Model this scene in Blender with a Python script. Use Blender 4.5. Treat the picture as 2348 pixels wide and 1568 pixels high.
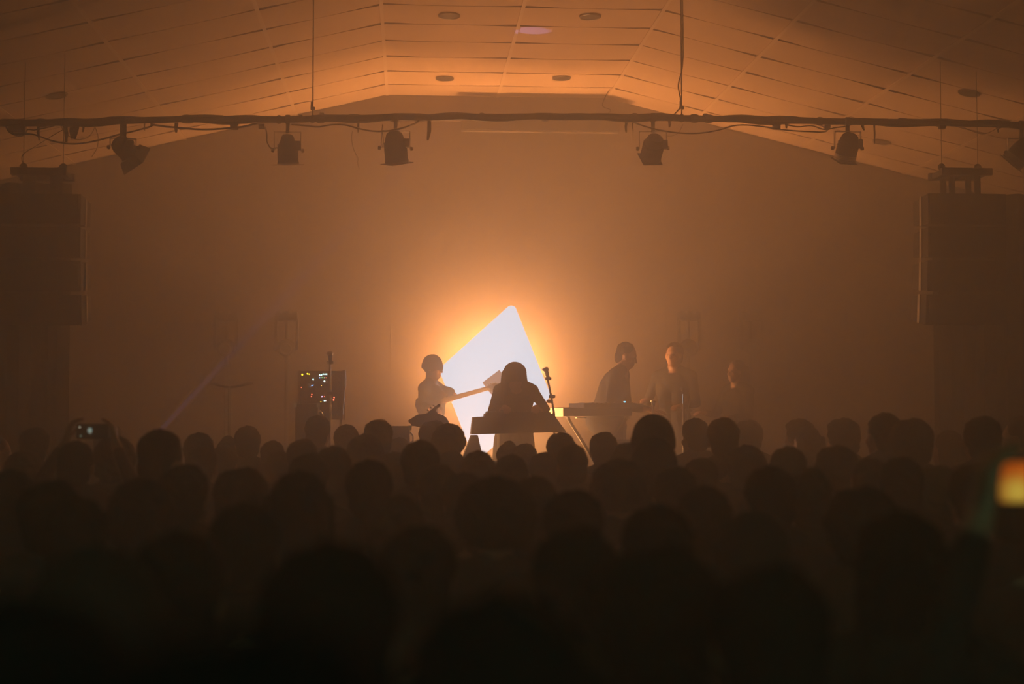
import bpy, bmesh, math, random
from mathutils import Vector, Matrix, Quaternion, Euler, noise as mnoise
random.seed(7)
S = bpy.context.scene
C = S.collection
for o in list(bpy.data.objects):
    bpy.data.objects.remove(o)

# ------------------------------------------------------------------ camera, world, light, exposure
FPX, CX, CY = 3300.0, 1174.0, 784.0
CAM = Vector((0, 0, 1.85))
YAW = math.atan((1174 - 935) / FPX)
PITCH = math.atan((946 - 784) / math.hypot(FPX, 239))
FWD = Vector((math.sin(YAW) * math.cos(PITCH), math.cos(YAW) * math.cos(PITCH), math.sin(PITCH)))
RIGHT = FWD.cross(Vector((0, 0, 1))).normalized()
UP = RIGHT.cross(FWD)
cd = bpy.data.cameras.new('camera')
cam = bpy.data.objects.new('camera', cd)
C.objects.link(cam)
cam.matrix_world = Matrix.Translation(CAM) @ Matrix((RIGHT, UP, -FWD)).transposed().to_4x4()
cd.sensor_width = 36
cd.lens = FPX * 36 / 2348
cd.clip_start = 0.1
cd.dof.use_dof = True
cd.dof.focus_distance = 13.4
cd.dof.aperture_fstop = 1.7
S.camera = cam
S.view_settings.view_transform = 'Standard'
S.view_settings.look = 'None'
S.view_settings.gamma = 1
S.view_settings.exposure = 0.0
S.cycles.volume_bounces = 2
S.cycles.max_bounces = 8
S.cycles.sample_clamp_indirect = 4
S.cycles.adaptive_threshold = 0.02

HAZE, HAZE_G = 0.12, 0.62
w = bpy.data.worlds.new('world')
S.world = w
w.use_nodes = True
wn = w.node_tree
wn.nodes.clear()
wo = wn.nodes.new('ShaderNodeOutputWorld')
wb = wn.nodes.new('ShaderNodeBackground')
wb.inputs[0].default_value = (0, 0, 0, 1)
wv = wn.nodes.new('ShaderNodeVolumeScatter')           # theatrical haze filling the hall
wv.inputs['Color'].default_value = (1, 1, 1, 1)
wv.inputs['Density'].default_value = HAZE
wv.inputs['Anisotropy'].default_value = HAZE_G
wn.links.new(wb.outputs[0], wo.inputs[0])
wn.links.new(wv.outputs[0], wo.inputs['Volume'])

def P(px, py, Y):
    """world point that the photograph shows at (px, py), at depth Y along the hall"""
    d = FWD + RIGHT * ((px - CX) / FPX) + UP * ((CY - py) / FPX)
    return CAM + d * (Y / d.y)

def mm(px, Y):
    return px * Y / FPX

def light(name, kind, loc, power, color, size=0.1, aim=None, **kw):
    d = bpy.data.lights.new(name, kind)
    d.energy = power
    d.color = color
    if kind == 'AREA':
        d.shape = 'RECTANGLE'
        d.size, d.size_y = size
    else:
        d.shadow_soft_size = size
    for k, v in kw.items():
        setattr(d, k, v)
    o = bpy.data.objects.new(name, d)
    C.objects.link(o)
    o.location = loc
    if aim is not None:
        o.rotation_euler = (Vector(aim) - Vector(loc)).to_track_quat('-Z', 'Y').to_euler()
    return o

ORANGE = (1.0, 0.415, 0.125)
LAMP_A, LAMP_B, LAMP_C, LAMP_D = 360, 880, 740, 830
AIM_A = (0, -0.5, 0.85)
def spot(px, py, Y, power, aim, size=0.08, cone=128):
    p = P(px, py, Y)
    light('orange_spot_light', 'SPOT', p, power, ORANGE, size, aim=p + Vector(aim), spot_size=math.radians(cone), spot_blend=1.0)
spot(1140, 840, 15.5, LAMP_A, AIM_A)
light('panel_back_light', 'POINT', P(1140, 870, 15.5), LAMP_C, ORANGE, 0.12)
light('panel_strip_light', 'AREA', P(1140, 870, 15.42), LAMP_D, ORANGE, (0.6, 0.6), aim=P(1140, 870, 15.42) + Vector((0, 1, 0.9)))
for px_, Y_, ax_ in ((1000, 14.4, 0.8), (1180, 15.0, 0.0)):
    spot(px_, 1110, Y_, LAMP_B, (ax_, -0.2, 1.0), cone=142)
p_ = P(1000, 1110, 14.4)
light('orange_spot_light', 'SPOT', p_, 1400, ORANGE, 0.05, aim=(1.5, 14.15, 1.9), spot_size=math.radians(26), spot_blend=0.8)  # extra narrow beam added only to brighten the pale piano ends
SPOT_P = P(335, 1022, 12.95)
light('blue_pin_light', 'SPOT', SPOT_P, 5200, (0.30, 0.32, 1.0), 0.02, aim=Vector((1.14, 13.15, 5.38)), spot_size=math.radians(3.0), spot_blend=0.35)
light('rear_fill_light', 'AREA', (1.0, -6.5, 3.2), 85, (0.42, 1.0, 0.58), (9, 2.0), aim=(1, 4, 1.4))  # unseen greenish fill added behind the camera to lift the dark crowd

# ------------------------------------------------------------------ materials
MATS = {}
def mat(name, col, rough=0.6, metal=0.0, var=0.15, scale=8.0, bump=0.0, emit=0.0, spec=0.5, trans=0.0, emcol=None):
    if name in MATS:
        return MATS[name]
    m = bpy.data.materials.new(name)
    m.use_nodes = True
    nt = m.node_tree
    b = nt.nodes['Principled BSDF']
    tc = nt.nodes.new('ShaderNodeTexCoord')
    nz = nt.nodes.new('ShaderNodeTexNoise')
    nz.inputs['Scale'].default_value = scale
    nz.inputs['Detail'].default_value = 5
    nt.links.new(tc.outputs['Object'], nz.inputs['Vector'])
    rp = nt.nodes.new('ShaderNodeValToRGB')
    rp.color_ramp.elements[0].position = 0.3
    rp.color_ramp.elements[1].position = 0.7
    rp.color_ramp.elements[0].color = (*[c * (1 - var) for c in col], 1)
    rp.color_ramp.elements[1].color = (*[min(1, c * (1 + var)) for c in col], 1)
    nt.links.new(nz.outputs['Fac'], rp.inputs[0])
    nt.links.new(rp.outputs[0], b.inputs['Base Color'])
    b.inputs['Roughness'].default_value = rough
    b.inputs['Metallic'].default_value = metal
    b.inputs['Specular IOR Level'].default_value = spec
    if bump:
        bp = nt.nodes.new('ShaderNodeBump')
        bp.inputs['Strength'].default_value = bump
        bp.inputs['Distance'].default_value = 0.01
        nt.links.new(nz.outputs['Fac'], bp.inputs['Height'])
        nt.links.new(bp.outputs[0], b.inputs['Normal'])
    if emit:
        if emcol is None:
            nt.links.new(rp.outputs[0], b.inputs['Emission Color'])
        else:
            b.inputs['Emission Color'].default_value = (*emcol, 1)
        b.inputs['Emission Strength'].default_value = emit
    if emit:
        m.cycles.emission_sampling = 'NONE'
    MATS[name] = m
    return m

M_TILE = mat('ceiling_tile', (0.60, 0.41, 0.27), 0.9, var=0.05, scale=3, bump=0.05)
M_RAIL = mat('ceiling_rail', (0.72, 0.53, 0.37), 0.55, var=0.05)
M_VOID = mat('ceiling_void', (0.008, 0.006, 0.005), 0.95)
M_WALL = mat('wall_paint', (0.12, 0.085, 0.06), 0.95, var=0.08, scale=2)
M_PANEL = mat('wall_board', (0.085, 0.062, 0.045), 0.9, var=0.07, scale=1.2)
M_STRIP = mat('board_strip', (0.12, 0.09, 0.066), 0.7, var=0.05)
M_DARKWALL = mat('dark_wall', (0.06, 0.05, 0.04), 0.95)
M_FLOOR = mat('floor_wood', (0.05, 0.035, 0.025), 0.6, var=0.3, scale=4)
M_STAGE = mat('stage_deck', (0.10, 0.07, 0.05), 0.6, var=0.3, scale=5)
M_BLACK = mat('black_metal', (0.018, 0.017, 0.016), 0.45, metal=0.3, var=0.3, scale=20)
M_TUBE = mat('bar_steel', (0.03, 0.026, 0.022), 0.5, metal=0.4, var=0.3, scale=15)
M_CABLE = mat('cable_rubber', (0.012, 0.012, 0.012), 0.5)
M_TAPE = mat('tape', (0.03, 0.03, 0.028), 0.6)
M_STEEL = mat('steel', (0.55, 0.53, 0.5), 0.25, metal=0.95, var=0.1)
M_CHROME = mat('chrome', (0.8, 0.78, 0.75), 0.12, metal=1.0, var=0.03)
M_GEL = mat('red_gel', (0.55, 0.05, 0.03), 0.35)
M_LENS = mat('glass_lens', (0.4, 0.38, 0.35), 0.08, metal=0.6)
M_WHITE = mat('white_plastic', (0.8, 0.78, 0.74), 0.4, var=0.04)
M_CLOTHBLK = mat('black_cloth', (0.02, 0.019, 0.018), 0.95, var=0.3, scale=30, bump=0.3)
M_SPK = mat('speaker_black', (0.02, 0.02, 0.02), 0.6, var=0.2, scale=40, bump=0.2)
M_DIM = mat('downlight_dark', (0.012, 0.010, 0.009), 0.5)
M_TRIM = mat('downlight_trim', (0.10, 0.08, 0.06), 0.3, metal=0.3)
M_SKIN = mat('skin', (0.42, 0.24, 0.16), 0.45, var=0.08, scale=20)
M_EYE = mat('eye_dark', (0.03, 0.02, 0.02), 0.2)
M_HAIRS = [mat('hair_black', (0.012, 0.010, 0.009), 0.85, var=0.4, scale=60, bump=0.4, spec=0.2),
           mat('hair_brown', (0.035, 0.022, 0.014), 0.85, var=0.4, scale=60, bump=0.4, spec=0.2),
           mat('hair_fair', (0.10, 0.065, 0.035), 0.85, var=0.3, scale=60, bump=0.4, spec=0.2)]
M_TOPS = [mat('top_black', (0.015, 0.015, 0.016), 0.9), mat('top_charcoal', (0.03, 0.03, 0.032), 0.9),
          mat('top_brown', (0.045, 0.03, 0.02), 0.9), mat('top_navy', (0.015, 0.02, 0.035), 0.9),
          mat('top_olive', (0.03, 0.035, 0.02), 0.9), mat('top_maroon', (0.05, 0.013, 0.012), 0.9)]
M_JEANS = mat('dark_jeans', (0.02, 0.024, 0.035), 0.9)
M_CANVAS = mat('beanie_knit', (0.03, 0.02, 0.018), 0.95, var=0.3, scale=80, bump=0.5)

# ------------------------------------------------------------------ mesh helpers
class MB:
    def __init__(s):
        s.v, s.f = [], []
    def add(s, vs, fs):
        n = len(s.v)
        s.v += [tuple(v) for v in vs]
        s.f += [tuple(i + n for i in f) for f in fs]
        return s
    def box(s, c, size, rot=None):
        hx, hy, hz = size[0] / 2, size[1] / 2, size[2] / 2
        vs = [Vector((x, y, z)) for x in (-hx, hx) for y in (-hy, hy) for z in (-hz, hz)]
        if rot is not None:
            vs = [rot @ v for v in vs]
        c = Vector(c)
        return s.add([v + c for v in vs], [(0, 1, 3, 2), (4, 6, 7, 5), (0, 4, 5, 1), (2, 3, 7, 6), (0, 2, 6, 4), (1, 5, 7, 3)])
    def hexa(s, bot, top):
        return s.add(list(bot) + list(top), [(3, 2, 1, 0), (4, 5, 6, 7), (0, 1, 5, 4), (1, 2, 6, 5), (2, 3, 7, 6), (3, 0, 4, 7)])
    def ring(s, rings, caps=True):
        n = len(rings[0])
        vs = [p for r in rings for p in r]
        fs = []
        for i in range(len(rings) - 1):
            for j in range(n):
                k = (j + 1) % n
                fs.append((i * n + j, i * n + k, (i + 1) * n + k, (i + 1) * n + j))
        if caps:
            fs.append(tuple(range(n - 1, -1, -1)))
            fs.append(tuple((len(rings) - 1) * n + j for j in range(n)))
        return s.add(vs, fs)
    def tube(s, pts, r, n=8):
        pts = [Vector(p) for p in pts]
        rs = r if isinstance(r, (list, tuple)) else [r] * len(pts)
        rings = []
        t0 = (pts[1] - pts[0]).normalized()
        a = t0.orthogonal().normalized()
        for i, p in enumerate(pts):
            t = (pts[min(i + 1, len(pts) - 1)] - pts[max(i - 1, 0)]).normalized()
            a = (a - t * a.dot(t)).normalized()
            b = t.cross(a)
            rings.append([p + (a * math.cos(q) + b * math.sin(q)) * rs[i] for q in [2 * math.pi * k / n for k in range(n)]])
        return s.ring(rings)
    def lathe(s, prof, n=20, axis=None, origin=(0, 0, 0)):
        """prof: (radius, height) along +Z, turned so that +Z goes to axis"""
        R = Vector((0, 0, 1)).rotation_difference(Vector(axis).normalized()) if axis is not None else Quaternion()
        o = Vector(origin)
        return s.ring([[o + R @ Vector((r * math.cos(2 * math.pi * k / n), r * math.sin(2 * math.pi * k / n), h)) for k in range(n)] for r, h in prof])
    def cone(s, p0, r0, p1, r1, n=14, m=4):
        """round-ended tapered limb"""
        p0, p1 = Vector(p0), Vector(p1)
        ax = p1 - p0
        L = ax.length
        if L < 1e-5:
            return s.ell(p0, (r0,) * 3)
        prof = [(max(1e-4, r0 * math.cos(a)), -r0 * math.sin(a)) for a in [math.pi / 2 * (1 - i / m) for i in range(m + 1)]]
        prof += [(max(1e-4, r1 * math.cos(a)), L + r1 * math.sin(a)) for a in [math.pi / 2 * i / m for i in range(m + 1)]]
        return s.lathe(prof, n, ax, p0)
    def ell(s, c, rad, rot=None, n=16, m=10):
        c = Vector(c)
        rings = []
        for i in range(m + 1):
            a = math.pi * i / m - math.pi / 2
            rr = max(1e-3, math.cos(a))
            ring = []
            for k in range(n):
                q = 2 * math.pi * k / n
                v = Vector((rad[0] * rr * math.cos(q), rad[1] * rr * math.sin(q), rad[2] * math.sin(a)))
                if rot is not None:
                    v = rot @ v
                ring.append(c + v)
            rings.append(ring)
        return s.ring(rings)
    def prism(s, outline, thick, fn):
        """outline: 2-D points; fn maps (u, v, w) to 3-D; thickness along w from 0"""
        n = len(outline)
        vs = [fn(u, v, 0) for u, v in outline] + [fn(u, v, thick) for u, v in outline]
        fs = [tuple(range(n - 1, -1, -1)), tuple(range(n, 2 * n))] + [(i, (i + 1) % n, n + (i + 1) % n, n + i) for i in range(n)]
        return s.add(vs, fs)
    def mesh(s, name):
        me = bpy.data.meshes.new(name)
        me.from_pydata(s.v, [], s.f)
        bm = bmesh.new()
        bm.from_mesh(me)
        bmesh.ops.recalc_face_normals(bm, faces=bm.faces)
        bm.to_mesh(me)
        bm.free()
        return me

def smooth_mesh(me, angle=0.6):
    me.shade_smooth()
    if angle:
        me.set_sharp_from_angle(angle=angle)

def obj(name, mb, m, parent=None, loc=None, rot=None, smooth=True, bevel=0):
    me = mb.mesh(name) if isinstance(mb, MB) else mb
    if bevel:
        bm = bmesh.new()
        bm.from_mesh(me)
        es = [e for e in bm.edges if len(e.link_faces) == 2 and e.calc_face_angle() > 0.5]
        bmesh.ops.bevel(bm, geom=es, offset=bevel, segments=2, affect='EDGES', profile=0.5)
        bm.to_mesh(me)
        bm.free()
    if smooth:
        smooth_mesh(me)
    if m is not None and not me.materials:
        me.materials.append(m)
    o = bpy.data.objects.new(name, me)
    C.objects.link(o)
    if parent is not None:
        o.parent = parent
    if loc is not None:
        o.location = loc
    if rot is not None:
        o.rotation_euler = rot
    return o

def tag(o, label, cat, group=None):
    o['label'] = label
    o['category'] = cat
    if group:
        o['group'] = group
    return o

def thing(name, label, cat, loc=(0, 0, 0), rot=(0, 0, 0), group=None):
    o = bpy.data.objects.new(name, None)
    C.objects.link(o)
    o.location = loc
    o.rotation_euler = rot
    return tag(o, label, cat, group)

def struct(name, mb, m, parent=None, **k):
    o = obj(name, mb, m, parent, smooth=False, **k)
    if parent is None:
        o['kind'] = 'structure'
    return o

# ------------------------------------------------------------------ the hall
XL, XR, Y0, Y1 = -6.2, 8.2, -7.0, 15.95
ZC = CAM.z + 3.53
FL, FM, FR = -0.24, 0.995, 2.23
TAN = 0.24
COS = 1 / math.sqrt(1 + TAN * TAN)
def ceil_z(x):
    return ZC - TAN * max(0, FL - x, x - FR)
STAGE_Z, STAGE_Y = 0.75, 12.3

struct('floor', MB().box(((XL + XR) / 2, (Y0 + Y1) / 2, -0.1), (XR - XL + 0.4, Y1 - Y0 + 0.4, 0.2)), M_FLOOR)
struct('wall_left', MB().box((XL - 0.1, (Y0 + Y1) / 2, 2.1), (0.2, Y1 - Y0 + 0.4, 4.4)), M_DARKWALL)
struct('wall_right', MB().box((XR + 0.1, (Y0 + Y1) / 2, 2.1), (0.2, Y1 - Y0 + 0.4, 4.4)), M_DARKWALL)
gable = [(XL, 0), (XR, 0), (XR, ceil_z(XR) + 0.1), (FR, ZC + 0.1), (FL, ZC + 0.1), (XL, ceil_z(XL) + 0.1)]
wall_back = struct('wall_back', MB().prism(gable, 0.2, lambda u, v, q: Vector((u, Y1 + q, v))), M_WALL)
struct('wall_rear', MB().prism(gable, 0.2, lambda u, v, q: Vector((u, Y0 - q, v))), M_WALL)

# backdrop boards on the back wall, with cover strips on their joints
BY = Y1 - 0.05
seams = [P(x, 600, BY).x for x in (-180, 45, 270, 497, 715, 898, 1120, 1345, 1522, 1735, 1945, 2160, 2370, 2580)]
ZT = P(1174, 292, BY).z
for a, b in zip(seams[:-1], seams[1:]):
    a, b = a + 0.004, b - 0.004
    xs = [a, b] if not (a < FL < b or a < FR < b) else [a, FL if a < FL < b else FR, b]
    top = [(x, min(ZT, ceil_z(x) - 0.04)) for x in reversed(xs)]
    xk = FL - (ZC - 0.04 - ZT) / TAN
    if a < xk < b:
        top.insert(1, (xk, ZT))
    xk = FR + (ZC - 0.04 - ZT) / TAN
    if a < xk < b:
        top.insert(1, (xk, ZT))
    obj('panel', MB().prism([(a, STAGE_Z), (b, STAGE_Z)] + top, 0.03, lambda u, v, q: Vector((u, BY + q, v))), M_PANEL, wall_back, smooth=False)
for x in seams[1:-1]:
    z1 = min(ZT, ceil_z(x) - 0.06)
    obj('cover_strip', MB().box((x, BY - 0.0015, (STAGE_Z + z1) / 2), (0.012, 0.003, z1 - STAGE_Z)), M_STRIP, wall_back, smooth=False)

# ceiling: dark void slab above, tiles and rails below
cs = MB()
prof = [(XL - 0.2, ceil_z(XL - 0.2)), (FL, ZC), (FR, ZC), (XR + 0.2, ceil_z(XR + 0.2))]
cs.prism([(x, z + 0.12) for x, z in prof] + [(x, z + 0.32) for x, z in reversed(prof)], Y1 - Y0 + 0.4, lambda u, v, q: Vector((u, Y0 - 0.2 + q, v)))
ceiling = struct('ceiling', cs, M_VOID)
cols = []      # (origin x, origin z, direction sign, s0, s1): strips measured along the slope
for a, b in ((FL, FM), (FM, FR)):
    cols.append((a, ZC, 0, 0.0, b - a))
cuts = [0.0, 1.03, 2.27, 3.50, 4.73, 5.96, 7.2]
for a, b in zip(cuts[:-1], cuts[1:]):
    cols.append((FL, ZC, -1, a, b))
    cols.append((FR, ZC, 1, a, b))
def ceil_pt(col, s, y, up):
    ox, oz, d, s0, s1 = col
    if d == 0:
        return Vector((ox + s, y, oz + up))
    return Vector((ox + d * s * COS, y, oz - s * COS * TAN + up))
joints = [15.43 - 0.61 * k for k in range(0, 13)]
rows = [(15.43, Y1)] + [(joints[i + 1], joints[i]) for i in range(len(joints) - 1)]
RH = 0.016    # half width of a rail
rng = random.Random(3)
for col in cols:
    s0, s1 = col[3] + RH * 0.5, col[4] - RH * 0.5
    if col[2] == 0:
        s0, s1 = RH * 0.5, col[4] - RH * 0.5
    xm = ceil_pt(col, (s0 + s1) / 2, 0, 0).x
    if xm < XL + 0.3 or xm > XR - 0.3:
        continue
    for y0, y1 in rows:
        # sagging long edges: tiles touch in the middle and gape next to the rails
        g0, g1 = rng.uniform(0.012, 0.042), rng.uniform(0.012, 0.042)
        if abs(y1 - Y1) < 0.01:
            g1 = 0
        N = 8
        tb, lift = [], rng.uniform(0, 0.006)
        front = []
        back = []
        for i in range(N + 1):
            t = i / N
            e = 0.04 + 0.96 * abs(2 * t - 1) ** 2.2
            s = s0 + (s1 - s0) * t
            z = 0.004 + lift * e
            front.append(ceil_pt(col, s, y0 + 0.001 + g0 * e, z))
            back.append(ceil_pt(col, s, y1 - 0.001 - g1 * e, z + 0.002))
        b = MB()
        n = N + 1
        vs = front + back + [p + Vector((0, 0, 0.015)) for p in front + back]
        fs = []
        for i in range(N):
            fs.append((i, i + 1, n + i + 1, n + i))
            fs.append((2 * n + i, 3 * n + i, 3 * n + i + 1, 2 * n + i + 1))
            fs.append((i, 2 * n + i, 2 * n + i + 1, i + 1))
            fs.append((n + i, n + i + 1, 3 * n + i + 1, 3 * n + i))
        fs += [(0, n, 3 * n, 2 * n), (n - 1, 3 * n - 1, 4 * n - 1, 2 * n - 1)]
        b.add(vs, fs)
        obj('tile', b, M_TILE, ceiling, smooth=False)
for d, s in [(0, 0.0), (0, FM - FL), (0, FR - FL)] + [(-1, c) for c in cuts[1:5]] + [(1, c) for c in cuts[1:5]]:
    col = (FL if d <= 0 else FR, ZC, d, 0, 0)
    a, e = ceil_pt(col, s, joints[-1], 0), ceil_pt(col, s, Y1 - 0.01, 0)
    rot = Matrix.Rotation(0 if d == 0 else (math.atan(TAN) * d), 3, 'Y')
    obj('rail', MB().box((a + e) / 2, (2 * RH, e.y - a.y, 0.010), rot), M_RAIL, ceiling, smooth=False)
# plain boarding over the audience, towards the rear wall
for i, (x0, x1) in enumerate(((XL, FL), (FL, FR), (FR, XR))):
    b = MB()
    pr = [(x0, ceil_z(x0)), (x1, ceil_z(x1)), (x1, ceil_z(x1) + 0.03), (x0, ceil_z(x0) + 0.03)]
    b.prism(pr, joints[-1] - Y0, lambda u, v, q: Vector((u, Y0 + q, v)))
    obj('boarding', b, M_TILE, ceiling, smooth=False)

# recessed downlights
def ceil_hit(px, py):
    d = P(px, py, 1.0) - CAM
    lo, hi = 5.0, 15.9
    for _ in range(50):
        m = (lo + hi) / 2
        p = CAM + d * m
        if p.z > ceil_z(p.x):
            hi = m
        else:
            lo = m
    return CAM + d * lo
dl = [(1030, 35, 'round downlight in flat ceiling, upper of the pair left of middle rail'),
      (1353, 37, 'round downlight in flat ceiling, upper of the pair right of middle rail'),
      (1020, 179, 'round downlight near back wall, left of the middle ceiling rail'),
      (1288, 178, 'round downlight near back wall, right of the middle ceiling rail'),
      (130, 218, 'round downlight in the left ceiling slope above the lighting bar'),
      (2222, 212, 'round downlight in the right ceiling slope above the lighting bar'),
      (2022, 325, 'round downlight in right ceiling slope seen below the lighting bar')]
for px, py, lab in dl:
    p = ceil_hit(px, py)
    sl = 0 if FL <= p.x <= FR else (math.atan(TAN) * (-1 if p.x < FL else 1))
    t = thing('downlight', lab, 'ceiling light', p, (0, sl, 0), 'recessed ceiling downlights')
    R = 0.098
    obj('trim_ring', MB().lathe([(R, 0.0), (R, -0.012), (R * 0.92, -0.016), (R * 0.82, -0.012), (R * 0.80, 0.0), (R * 0.9, 0.001)], 28), M_TRIM, t)
    obj('dark_disc', MB().lathe([(R * 0.81, -0.009), (R * 0.7, -0.0085), (R * 0.3, -0.0080), (0.002, -0.0080), (0.002, -0.004), (R * 0.81, -0.004)], 28), M_DIM, t)  # flat disc; the shade of the recess is put into its near-black colour

# stage
stg = struct('stage', MB().box(((XL + XR) / 2, (STAGE_Y + Y1) / 2, STAGE_Z / 2), (XR - XL, Y1 - STAGE_Y, STAGE_Z)), M_STAGE)
for i in range(9):
    x = XL + (i + 0.5) * (XR - XL) / 9
    obj('front_board', MB().box((x, STAGE_Y - 0.012, STAGE_Z / 2 - 0.02), ((XR - XL) / 9 - 0.02, 0.022, STAGE_Z - 0.08)), M_DARKWALL, stg, smooth=False)

# side drapes
def drape(x0, x1, y, z1, label):
    b = MB()
    n = int(abs(x1 - x0) / 0.03)
    fr, bk = [], []
    for i in range(n + 1):
        x = x0 + (x1 - x0) * i / n
        yy = y + 0.035 * math.sin(i * 0.9) + 0.02 * math.sin(i * 0.37 + 1)
        fr.append((x, yy))
        bk.append((x, yy + 0.012))
    b.prism(fr + bk[::-1], z1 - STAGE_Z - 0.003, lambda u, v, q: Vector((u, v, STAGE_Z + 0.003 + q)))
    o = obj('stage_drape', b, M_CLOTHBLK)
    return tag(o, label, 'curtain')
DY = 12.75
drape(XL + 0.05, P(156, 800, DY).x, DY, ceil_z(XL) - 0.1, 'black side drape hanging behind the left speaker stack')
drape(P(2143, 800, DY).x, XR - 0.05, DY, ceil_z(XR) - 0.1, 'black side drape hanging behind the right speaker stack')

# roll-down screen case high on the back wall
SY = BY - 0.16
a, b_ = P(1058, 276, SY), P(1420, 306, SY)
t = thing('projection_screen', 'long roll-down projection screen case high on the back wall behind the bar', 'projection screen', ((a.x + b_.x) / 2, SY, b_.z))
L_, H_ = b_.x - a.x, a.z - b_.z
obj('case', MB().box((0, 0.06, H_ / 2 + 0.02), (L_, 0.16, H_)), M_BLACK, t, bevel=0.006)
obj('weight_bar', MB().tube([(-L_ / 2 + 0.02, 0, 0), (L_ / 2 - 0.06, 0, 0)], 0.011, 10), M_CHROME, t)
obj('screen_roll', MB().tube([(-L_ / 2 + 0.05, 0.03, 0.014), (L_ / 2 - 0.06, 0.03, 0.014)], 0.014, 10), M_WHITE, t)
a, b_ = P(985, 277, SY + 0.1), P(1056, 280, SY + 0.1)
tag(obj('wall_conduit', MB().tube([a, Vector((b_.x, a.y, a.z))], 0.009, 8), M_CHROME), 'short shiny conduit on back wall, left of projection screen case', 'pipe')

# ------------------------------------------------------------------ lighting bar
TY = 11.5
BAR = [(-40, 283), (0, 283), (150, 281), (283, 277), (420, 273), (520, 274), (640, 274), (717, 273), (870, 270), (960, 270), (1060, 268), (1180, 268), (1300, 269), (1480, 269), (1563, 271), (1720, 274), (1800, 276), (1943, 279), (2100, 281), (2250, 284), (2348, 287), (2420, 289)]
def bar_y(px):
    for (x0, y0), (x1, y1) in zip(BAR[:-1], BAR[1:]):
        if x0 <= px <= x1:
            return y0 + (y1 - y0) * (px - x0) / (x1 - x0)
    return BAR[-1][1]
BR = 0.026
bar = thing('lighting_bar', 'long dark lighting bar wrapped in cables hanging across the whole hall', 'lighting bar', P(1174, 268, TY))
B0 = Vector(bar.location)
obj('pipe', MB().tube([P(x, y, TY) - B0 for x, y in BAR], BR, 14), M_TUBE, bar)
# cable bundle lying along and over the pipe
rng = random.Random(5)
for k, (dz, dy, r) in enumerate(((0.012, -0.016, 0.011), (-0.020, -0.012, 0.012), (0.020, 0.010, 0.009))):
    pts = []
    for i in range(0, 121):
        px = -30 + 2440 * i / 120
        bump = 0.007 * math.sin(i * (0.31 + 0.1 * k)) + 0.006 * math.sin(i * 0.83 + k)
        pts.append(P(px, bar_y(px), TY) - B0 + Vector((0, dy, dz + bump)))
    obj('cable_bundle', MB().tube(pts, r, 6), M_CABLE, bar)
# tape wraps, sockets and loose tape tails
for px in (30, 95, 160, 430, 505, 560, 640, 735, 812, 905, 962, 1105, 1250, 1455, 1592, 1625, 1770, 1880, 1945, 2070, 2160, 2290):
    w_ = rng.uniform(0.03, 0.09)
    p = P(px, bar_y(px), TY) - B0
    obj('tape_wrap', MB().lathe([(0.031, -w_ / 2), (0.036, -w_ / 4), (0.035, w_ / 4), (0.031, w_ / 2)], 10, (1, 0, 0.01), p), M_TAPE, bar)
tails = [(148, 287, 152, 326, 9), (173, 287, 168, 318, 20), (191, 286, 190, 303, 5), (405, 288, 404, 304, 8), (88, 290, 90, 322, 6), (984, 282, 981, 322, 9),
         (1437, 282, 1436, 304, 6), (1451, 282, 1452, 300, 3), (1534, 282, 1535, 292, 6), (1801, 284, 1803, 294, 6), (1978, 284, 1981, 299, 7), (2004, 287, 2005, 330, 4), (821, 286, 821, 304, 5), (2287, 292, 2289, 304, 6), (332, 284, 332, 300, 3)]
for x0, y0, x1, y1, ww in tails:
    w_ = mm(ww, TY)
    p0, p1 = P(x0, y0 - 6, TY) - B0, P(x1, y1, TY) - B0
    pm = (p0 + p1) / 2 + Vector((rng.uniform(-0.008, 0.008), 0.01, 0))
    b = MB()
    rings = []
    for q, ws in ((p0, 1), (pm, 1.05), (p1, 0.55)):
        rings.append([q + Vector((-w_ / 2 * ws, -0.002, 0)), q + Vector((w_ / 2 * ws, -0.002, 0)), q + Vector((w_ / 2 * ws, 0.002, 0)), q + Vector((-w_ / 2 * ws, 0.002, 0))])
    obj('tape_tail', b.ring(rings), M_TAPE, bar, smooth=False)
for px, py, sx, sy in ((1780, 291, 17, 12), (537, 290, 18, 14), (600, 290, 14, 10), (690, 268, 8, 8), (738, 264, 10, 10), (1617, 266, 10, 10), (2160, 292, 14, 8), (1896, 292, 14, 10), (40, 296, 38, 14)):
    obj('socket_box', MB().box(P(px, py, TY) - B0, (mm(sx, TY), 0.05, mm(sy, TY))), M_BLACK, bar, bevel=0.004, smooth=False)

# hanging rods
for px, lab in ((717, 'thin vertical hanging rod holding the lighting bar, left of centre'), (1563, 'thin vertical hanging rod holding the lighting bar, beside a loose cable')):
    p = P(px, bar_y(px), TY)
    z1 = ceil_z(p.x) + 0.01
    t = thing('hanging_rod', lab, 'rod', p, group='rods holding the lighting bar')
    obj('rod', MB().tube([(0, 0, BR * 0.8), (0, 0, z1 - p.z)], 0.0055, 8), M_TUBE, t)
    obj('clamp', MB().box((0, 0, 0.085), (0.035, 0.03, 0.022)).box((-0.006, 0, 0.115), (0.02, 0.02, 0.05)), M_TUBE, t, smooth=False)
    obj('hook', MB().lathe([(BR + 0.006, -0.012), (BR + 0.009, 0), (BR + 0.006, 0.012)], 14, (1, 0, 0)), M_TUBE, t)

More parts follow.
